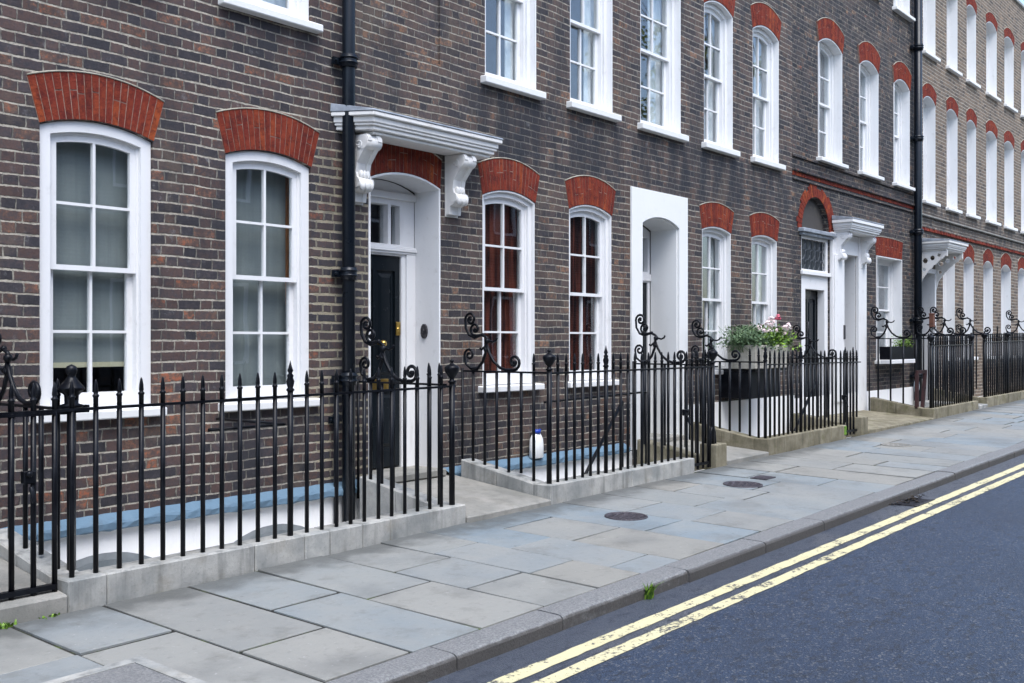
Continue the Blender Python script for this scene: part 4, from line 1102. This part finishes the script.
def rail_mb(pts, w=.010, h=.017):
    mb = MB()
    for a, b in zip(pts[:-1], pts[1:]):
        a, b = Vector(a), Vector(b); d = (b - a); d.z = 0; d.normalize(); s_ = Vector((-d.y, d.x, 0)) * w * 1.6
        mb.hexa([a - s_ - Vector((0, 0, h)), b - s_ - Vector((0, 0, h)), b + s_ - Vector((0, 0, h)), a + s_ - Vector((0, 0, h)), a - s_, b - s_, b + s_, a + s_])
    return mb

def run(label, xs, zr, zb, returns=(), corners=(), spires=(), pipes=None, grp='iron railings along the terrace', r=.0155, yf=-1.17, rail_ext=(0, 0), inner=None, tips=.17):
    """front rail from xs[0] to xs[-1]; returns: (x, y_back, z_rail_back, [ys], scroll?)"""
    th = thing('iron_railing', label, 'railing', ((xs[0] + xs[-1]) / 2, yf, G(xs[0])), grp)
    zR = lambda x: zr[0] + (zr[1] - zr[0]) * (x - xs[0]) / (xs[-1] - xs[0])
    rm = rail_mb([(xs[0] - rail_ext[0], yf, zR(xs[0])), (xs[-1] + rail_ext[1], yf, zR(xs[-1]))])
    rm.build('top_rail', M['iron'], th)
    bh = (zb[0] + zb[1]) / 2
    bm_ = bar_mesh(bh - (zr[0] + zr[1]) / 2 - .05, .002, tips, r)
    for x in xs:
        if any(abs(x - c) < .02 for c in corners): child(urn_mesh(.022, bh - zR(x) - .03), 'urn_post', th, (x, yf, zR(x)))
        elif any(abs(x - c) < .02 for c in spires): child(spire_mesh(.021, bh - zR(x) - .03), 'spire_post', th, (x, yf, zR(x)))
        else: child(bm_, 'baluster', th, (x, yf, zR(x)))
    for (x, yb, zrb, ys, sc, sk) in returns:
        rail_mb([(x, yf + .02, zrb), (x, yb, zrb)]).build('return_rail', M['iron'], th)
        bq = bar_mesh(bh - zrb - .0, .002, tips, r)
        bn = MB(); bn.lathe([(r, bh - zrb + .06), (r, -.004)], (0, 0, 0), 8); o_ = bn.build('baluster', M['iron'], None); bnm = o_.data; bpy.data.objects.remove(o_)
        for y in ys:
            under = sc and (y > yb - .82)
            child(bnm if under else bq, 'baluster', th, (x, y, zrb))
        if sc:
            o = child(SCROLL, 'scroll', th, (x, yb + .06, zrb)); o.scale = (1, 1, sk)
            back = MB(); back.tube([(x, yb + .02, .2), (x, yb + .02, zrb + .02)], .013, 8); back.build('wall_stanchion', M['iron'], th)
    if inner:
        mb = MB()
        for (a, b) in inner: mb.tube([a, b], .011, 6)
        mb.build('inner_rail', M['iron'], th)
    return th

ys9 = [-.30, -.46, -.62, -.78, -.92, -1.06]
xA = [round(v * 1.0137, 3) for v in [2.992, 3.137, 3.285, 3.428, 3.573, 3.713, 3.857, 3.999, 4.138, 4.281, 4.421, 4.552, 4.696, 4.831, 4.966, 5.10, 5.234, 5.376, 5.512, 5.652, 5.79, 5.928, 6.06, 6.185]]
run('black iron railings nearest the camera, in front of the two pale windows at left', xA, (1.185, 1.222), (G(4.6) + .165, G(4.6) + .165),
    returns=[(6.215, -.12, 1.235, [-.26, -.40, -.54, -.68, -.82, -.96, -1.08], True, 1.0), (3.06, -.02, 1.19, [-.95, -.75, -.55, -.35], True, 1)],
    corners=(xA[-1],), spires=(xA[11],), rail_ext=(1.0, 0.03), inner=[((4.0, -1.10, 1.0), (4.62, -1.10, 1.0)), ((4.62, -1.10, 1.0), (4.62, -.3, 1.0))])
xB = [round(7.582 + .1315 * i, 3) for i in range(18)]
run('black iron railings with an urn corner, right of the black door', xB, (1.296, 1.300), (G(8.8) + .165, G(8.8) + .165),
    returns=[(7.582, -.12, 1.30, [-.24, -.39, -.54, -.69, -.84, -.99], True, 1.0), (10.66, -.12, 1.32, [-.26, -.40, -.54, -.68, -.82, -.96, -1.08], True, 1.05)],
    corners=(xB[0],), spires=(xB[7],), rail_ext=(0, .95), inner=[((7.6, -1.10, 1.02), (9.35, -1.10, 1.05)), ((9.35, -1.10, 1.05), (9.35, -1.10, .1))])
xC = [round(12.02 + .1315 * i, 3) for i in range(18)]
run('black iron railings on the brown mossy kerb below the flower trough', xC, (1.300, 1.285), (G(13.2) + .19, G(13.2) + .19),
    returns=[(12.02, -.12, 1.33, [-.26, -.40, -.54, -.68, -.82, -.96, -1.08], True, .95), (15.12, -.12, 1.33, [-.26, -.40, -.54, -.68, -.82, -.96, -1.08], True, .9)],
    corners=(), spires=(xC[0], xC[8]), rail_ext=(0, .9))
xD_ = [round(18.40 + .1315 * i, 3) for i in range(19)]
run('tall black iron railings in front of the second drainpipe', xD_, (1.51, 1.535), (G(19.7) + .16, G(19.7) + .16),
    returns=[(18.40, -.12, 1.64, [-.26, -.48, -.70, -.92], True, 1.0), (20.85, -.12, 1.70, [-.26, -.40, -.54, -.68, -.82, -.96], True, 1.0)],
    corners=(xD_[0], xD_[-1]), spires=())
xE_ = [round(21.65 + .14 * i, 3) for i in range(70)]
run('farthest black iron railings along the tan terrace', xE_, (1.57, 1.70), (G(26) + .15, G(26) + .15),
    returns=[(21.65, -.12, 1.72, [-.26, -.40, -.54, -.68, -.82, -.96], True, 1.0), (23.4, -.12, 1.74, [-.26, -.40, -.54, -.68, -.82, -.96], True, 1.0), (27.4, -.12, 1.78, [-.26, -.40, -.54, -.68, -.82, -.96], True, 1.0)],
    corners=(xE_[0], xE_[12], xE_[40]), spires=())
# second scrolls on B's free end etc. are part of the returns; gate leaves are separate things
def gate(label, x0, x1, zr, zb, n, scrolls=False, latch=None, yf=-1.172, tips=.17):
    th = thing('iron_gate', label, 'gate', (x0, yf, zb), 'iron gates in the railings')
    rail_mb([(x0, yf, zr), (x1, yf, zr)]).build('top_rail', M['iron'], th)
    rail_mb([(x0, yf, zb + .10), (x1, yf, zb + .10)], .012, .03).build('bottom_rail', M['iron'], th)
    b = bar_mesh(zb + .03 - zr, .002, tips)
    for i in range(n):
        child(b, 'baluster', th, (x0 + (x1 - x0) * i / (n - 1), yf, zr))
    if latch:
        mb = MB(); mb.box(latch[0] - .035, latch[0] + .035, yf - .022, yf + .022, latch[1] - .035, latch[1] + .035); mb.sphere((latch[0] - .01, yf - .03, latch[1] + .02), .02, 8)
        mb.tube([(latch[0], yf - .03, latch[1] - .05), (latch[0] + .01, yf - .05, latch[1] - .14)], .014, 6)
        mb.build('latch', M['iron'], th, bevel=.004)
    return th
gA = gate('black iron gate cut by the left edge of the photo', 1.95, 2.93, 1.178, .10, 9, latch=(2.78, .82))
um = MB(); um.lathe([(.026, -1.05), (.026, -.02)], (0, 0, 0), 8)
um.lathe([(.05, -.0199), (.075, 0), (.04, .012), (.042, .06), (.065, .085), (.078, .098), (.075, .108), (.05, .135), (.03, .16), (.022, .175), (.03, .19), (.035, .21), (.028, .232), (.001, .245)], (0, 0, 0), 14)
um.box(-.09, -.02, -.03, .03, -.05, -.005); um.box(.02, .10, -.025, .025, -.045, -.0)
uo = um.build('lamp_finial_post', M['iron'], None, loc=(3.12, -1.0, 1.20)); tag(uo, 'stout iron post with a snuffer-shaped finial behind the leftmost railings', 'iron post')
gate('narrow black iron gate at the area steps before the wide white doorway', 9.95, 10.56, 1.30, .12, 6, latch=(10.05, .80))
gate('narrow black iron gate with a heavy latch beside the second stone block', 14.42, 15.02, 1.285, .20, 6, latch=(14.55, .78))
# stout gate post with splayed foot, urn on top
gp = thing('gate_post', 'stout iron gate post with urn top and splayed stay beside the stone block', 'gate post', (10.66, -1.17, G(10.6)))
child(urn_mesh(.024, -1.16, 1.05), 'urn_post', gp, (10.66, -1.17, 1.31))
mb = MB(); mb.tube([(10.66, -1.17, .62), (10.70, -1.17, .55), (10.72, -1.17, .42), (10.72, -1.17, .20)], .02, 6); mb.tube([(10.66, -1.17, .62), (10.62, -1.17, .55), (10.60, -1.17, .42), (10.60, -1.17, .15)], .02, 6)
mb.build('splayed_foot', M['iron'], gp)
# basement stair handrail seen through railing B
hr = MB(); hr.tube([(9.02, -1.02, .96), (8.2, -1.02, .10), (7.9, -1.02, -.25)], .018, 8); hr.tube([(9.02, -1.02, .96), (9.02, -1.02, -.4)], .016, 6)
tag(hr.build('stair_handrail', M['iron'], None), 'sloping iron handrail of the basement steps behind the railings', 'handrail')
hr = MB(); hr.tube([(14.0, -1.0, 1.05), (12.9, -1.0, .05), (12.6, -1.0, -.3)], .018, 8); hr.tube([(14.0, -1.0, 1.05), (14.0, -1.0, -.4)], .016, 6)
tag(hr.build('stair_handrail', M['iron'], None), 'sloping iron handrail under the flower trough', 'handrail')

# ================================================================== SMALL THINGS
# plastic canister on the ledge
bt = thing('plastic_canister', 'white plastic canister with blue cap standing on the blue ledge', 'canister', (8.80, -.085, .35))
mb = MB(); mb.lathe([(.085, 0), (.098, .012), (.10, .12), (.092, .20), (.060, .255), (.042, .265)], (8.80, -.068, .330), 16, 1.0, .62); mb.build('canister_body', M['plastic'], bt)
mb = MB(); mb.lathe([(.046, .262), (.048, .30), (.036, .305)], (8.80, -.068, .330), 14); mb.tube([(8.80, -.068, .62), (8.87, -.068, .625)], .014, 6); mb.build('canister_cap', M['bluecap'], bt)
# trough on its iron bracket




br2 = MB(); br2.box(12.98, 13.95, -.56, -.04, 1.165, 1.205); br2.box(12.98, 13.90, -.50, -.04, .80, 1.164)
tag(br2.build('trough_stand', M['iron'], None, bevel=.006), 'black box stand under the flower trough against the wall', 'stand')
tr = MB(); tr.prism([(12.92, -.60), (14.0, -.60), (14.0, -.16), (12.92, -.16)], [[(12.97, -.55), (13.95, -.55), (13.95, -.21), (12.97, -.21)]], 0, 1)
tr.v = [(v[0] + (.02 if v[1] < .5 else 0) * (1 if v[0] < 13.4 else -1), v[2] + (.015 if v[1] < .5 else 0) * (1 if v[2] < -.4 else -1), 1.207 + (0 if v[1] < .5 else .325)) for v in tr.v]
tr.box(12.96, 13.96, -.56, -.2, 1.23, 1.475)
to = tr.build('flower_trough', M['trough'], None, bevel=.012, seg=2); tag(to, 'pale weathered stone trough full of flowers raised behind the railings', 'trough')
so = MB(); so.box(12.972, 13.948, -.548, -.212, 1.40, 1.49); so.build('soil', M['soil'], to)
def leafclump(name, label, cat, mat, x0, x1, n, h, seed, y=-.38, zb=1.46, ls=.035, cols=None, dens=None, spread=.2):
    rr = random.Random(seed); mb = MB()
    for i in range(n):
        t = rr.random(); x = x0 + (x1 - x0) * t; env = h * (.55 + .45 * math.sin(math.pi * (.15 + .7 * t))) * rr.uniform(.3, 1.05) * (0.8 + .3 * math.sin(x * 17 + seed))
        yy = y + rr.gauss(0, spread * .55); z = zb + env - .35 * max(0, abs(yy - y) - .12)
        a = rr.random() * 6.28; e = rr.uniform(-.5, 1.0); s_ = ls * rr.uniform(.6, 1.3)
        d = Vector((math.cos(a) * math.cos(e), math.sin(a) * math.cos(e), math.sin(e))); u = d.cross(Vector((0, 0, 1))).normalized() * s_ * .42
        p = Vector((x, yy, z)); v = rr.random()
        mb.face([p, p + d * s_ * .5 + u, p + d * s_, p + d * s_ * .5 - u], v)
    for i in range(n // 12):
        x = x0 + (x1 - x0) * rr.random(); hh = h * rr.uniform(.5, 1.1); mb.tube([(x, y + rr.gauss(0, .06), zb - .03), (x + rr.gauss(0, .05), y + rr.gauss(0, .1), zb + hh)], .003, 4)
    o = mb.build(name, mat, None, fix=False); return tag(o, label, cat)
leafclump('trailing_plant', 'grey green trailing foliage spilling over the left half of the trough', 'plant', M['leafd'], 12.68, 13.50, 1900, .32, 3, ls=.042, spread=.26)
gpl = leafclump('geranium', 'bright green geranium with pink and white blooms in the right half of the trough', 'plant', M['leafb'], 13.32, 14.14, 1500, .31, 5, ls=.055, spread=.26)
rr = random.Random(12)
for k, (x, z, red) in enumerate([(13.26, 1.70, 0), (13.36, 1.72, 0), (13.55, 1.74, 0), (13.62, 1.68, 0), (13.66, 1.80, 0), (13.74, 1.76, 0), (13.80, 1.70, 1), (13.84, 1.82, 0), (13.90, 1.74, 0), (13.98, 1.70, 0), (14.02, 1.76, 0), (14.06, 1.60, 0), (13.72, 1.66, 0), (13.58, 1.80, 0), (14.10, 1.72, 0), (13.68, 1.86, 0), (13.95, 1.84, 0), (13.48, 1.70, 0), (13.88, 1.64, 1), (14.12, 1.65, 0), (13.77, 1.88, 1)]):
    mb = MB(); y = -.44 + rr.gauss(0, .08); z += .03
    for i in range(26):
        a, e = rr.random() * 6.28, rr.uniform(-.6, 1.5); d = Vector((math.cos(a) * math.cos(e), math.sin(a) * math.cos(e), math.sin(e))); p = Vector((x, y, z)) + d * rr.uniform(.015, .062)
        u = d.cross(Vector((.3, .2, 1))).normalized() * .023; w_ = d.cross(u).normalized() * .021
        mb.face([p - u, p - w_ * .8, p + u, p + w_ * .8], rr.random())
    mb.build('bloom', M['petalr' if red else 'petalw'], gpl, fix=False)
# window box at house D
wb = thing('window_box', 'black window box with a small green plant on the far ground floor sill', 'window box', (19.7, -.12, 1.25))
mb = MB(); mb.prism([(19.1, -.24), (20.35, -.24), (20.35, -.03), (19.1, -.03)], [[(19.13, -.21), (20.32, -.21), (20.32, -.06), (19.13, -.06)]], 0, 1); mb.v = [(v[0], v[2], 1.245 + (0 if v[1] < .5 else .24)) for v in mb.v]
mb.box(19.12, 20.33, -.22, -.05, 1.26, 1.42); mb.build('box', M['iron'], wb)
ws = MB(); ws.box(19.0, 20.47, -.26, .005, 1.17, 1.244); ws.build('shelf', M['white'], wb, bevel=.006)
leafclump('box_plant', 'small leafy plant growing in the black window box', 'plant', M['leafb'], 19.75, 20.3, 260, .26, 8, y=-.14, zb=1.42, ls=.05, spread=.12)
# maroon folding stand with a pale disc
ms = thing('folding_stand', 'maroon wooden folding stand behind the far railings near the drainpipe', 'stand', (18.75, -.9, .45))
mb = MB(); mb.box(18.30, 18.37, -.98, -.93, .42, 1.02); mb.build('stand_leg', M['maroon'], ms)
mb = MB(); mb.hexa([(18.56, -.99, .42), (18.63, -.99, .42), (18.63, -.94, .42), (18.56, -.94, .42), (18.70, -.99, 1.02), (18.77, -.99, 1.02), (18.77, -.94, 1.02), (18.70, -.94, 1.02)]); mb.build('stand_leg', M['maroon'], ms)
mb = MB(); mb.box(18.30, 18.80, -.98, -.94, 1.021, 1.08); mb.build('stand_rail', M['maroon'], ms)
mb = MB(); mb.tube([(18.47, -.915, .80), (18.47, -.90, .80)], .13, 18); mb.build('enamel_disc', M['disc'], ms)
# small rust box among the scrolls
mb = MB(); mb.box(-.05, .05, -.04, .04, -.13, .10); mb.box(-.058, .058, -.048, .048, .1005, .125)
tag(mb.build('iron_lantern_box', M['rust'], None, bevel=.006, loc=(19.9, -.72, 1.98)), 'small rust brown metal box held among the far scrolls', 'metal box')
mb = MB(); mb.tube([(19.9, -.72, 1.85), (19.9, -.72, 1.52), (19.9, -1.15, 1.50)], .012, 6); tag(mb.build('box_bracket', M['iron'], None), 'thin iron bracket carrying the rust brown box', 'bracket')

# ================================================================== OPPOSITE SIDE (seen only as reflections)
op = thing('brick_house', 'plain brick terrace across the street, seen only mirrored in panes', 'house', (12, -12, 0))
cells = []
for i in range(18):
    x = -10 + i * 2.3
    for z in (1.1, 4.6): cells.append([(x, z), (x + .95, z), (x + .95, z + 1.75), (x, z + 1.75)])
mb = MB(); mb.prism([(-12, -.6), (30, -.6), (30, 7.4), (-12, 7.4)], [c for c in cells if c[1][0] < 29.5], -12.0, -11.7); mb.build('wall', M['facing'], op)
mb = MB(); mb.box(-12, 30, -18, -12.05, -.6, 7.3); mb.build('rear_block', M['room'], op)
mb = MB()
for c in cells:
    if c[1][0] < 29.5: mb.prism(c, [[(c[0][0] + .07, c[0][1] + .07), (c[1][0] - .07, c[0][1] + .07), (c[1][0] - .07, c[2][1] - .07), (c[0][0] + .07, c[2][1] - .07)]], -11.80, -11.72)
mb.build('window_frame', M['white'], op)
def tree(x, y, h, r, label, seed):
    th = thing('tree', label, 'tree', (x, y, G(x)), 'trees across the street'); rr = random.Random(seed)
    mb = MB(); mb.tube([(x, y, G(x)), (x + .1, y, h * .3), (x - .05, y + .1, h * .6), (x, y, h * .85)], .2, 8, taper=[1, .8, .55, .2])
    for i in range(7):
        a = i * .9; mb.tube([(x, y, h * .4 + i * .05 * h), (x + r * .4 * math.cos(a), y + r * .4 * math.sin(a), h * .55 + i * .05 * h), (x + r * .75 * math.cos(a), y + r * .75 * math.sin(a), h * .65 + i * .05 * h)], .07, 6, taper=[1, .6, .25])
    mb.build('trunk', M['bark'], th)
    cr = MB(); cl = [(x + rr.gauss(0, r * .45), y + rr.gauss(0, r * .45), h * .68 + rr.gauss(0, h * .13), rr.uniform(.5, 1.0)) for _ in range(26)]
    for (cx_, cy_, cz_, q) in cl:
        for i in range(110):
            d = Vector((rr.gauss(0, 1), rr.gauss(0, 1), rr.gauss(0, .8))).normalized(); p = Vector((cx_, cy_, cz_)) + d * q * rr.uniform(.5, 1); s_ = rr.uniform(.08, .16)
            u = d.cross(Vector((rr.random(), rr.random(), 1))).normalized() * s_; w_ = d.cross(u).normalized() * s_ * .6
            cr.face([p - u, p - w_, p + u, p + w_], rr.random())
    cr.build('crown', M['treeleaf'], th, fix=False)
tree(40, -14.5, 18.5, 4.6, 'yellow green street tree across the road, mirrored in upper panes', 2)
tree(47, -15, 19, 4.8, 'second yellow green tree farther along across the road', 3)

# ================================================================== LIGHT, SKY, CAMERA
wd = bpy.data.worlds.new('World'); SC.world = wd; wd.use_nodes = True; t = wd.node_tree; t.nodes.clear()
sky = t.nodes.new('ShaderNodeTexSky'); sky.sky_type = 'NISHITA'; sky.sun_disc = False
EL, AZ = R(62), R(206)
sky.sun_elevation = EL; sky.sun_rotation = AZ; sky.air_density = 1.0; sky.dust_density = 2.2; sky.ozone_density = 1.0
bg = t.nodes.new('ShaderNodeBackground'); bg.inputs[1].default_value = .15
ow = t.nodes.new('ShaderNodeOutputWorld'); t.links.new(sky.outputs[0], bg.inputs[0]); t.links.new(bg.outputs[0], ow.inputs[0])
sl = bpy.data.lights.new('sun', 'SUN'); sl.energy = 1.25; sl.angle = R(38); sl.color = (.90, .95, 1.0)
so_ = bpy.data.objects.new('sun', sl); COL.objects.link(so_)
sd = Vector((math.sin(AZ) * math.cos(EL), math.cos(AZ) * math.cos(EL), math.sin(EL)))
so_.rotation_euler = sd.to_track_quat('Z', 'Y').to_euler(); so_.location = (10, 10, 30)
cd = bpy.data.cameras.new('camera'); cd.sensor_width = 36; cd.lens = 36 * 1040 / 1024; cd.clip_end = 1000; cd.clip_start = .05
co = bpy.data.objects.new('camera', cd); COL.objects.link(co)
co.location = (0, -6.955, 1.58); co.rotation_euler = (R(90), 0, math.atan(854 / 1040) - R(90)); 
SC.camera = co
SC.view_settings.view_transform = 'Standard'; SC.view_settings.look = 'None'; SC.view_settings.gamma = 1.0; SC.view_settings.exposure = 1.46
SC.view_settings.use_curve_mapping = False
SC.cycles.max_bounces = 8; SC.cycles.diffuse_bounces = 4; SC.cycles.glossy_bounces = 4; SC.cycles.transparent_max_bounces = 16; SC.cycles.use_denoising = True
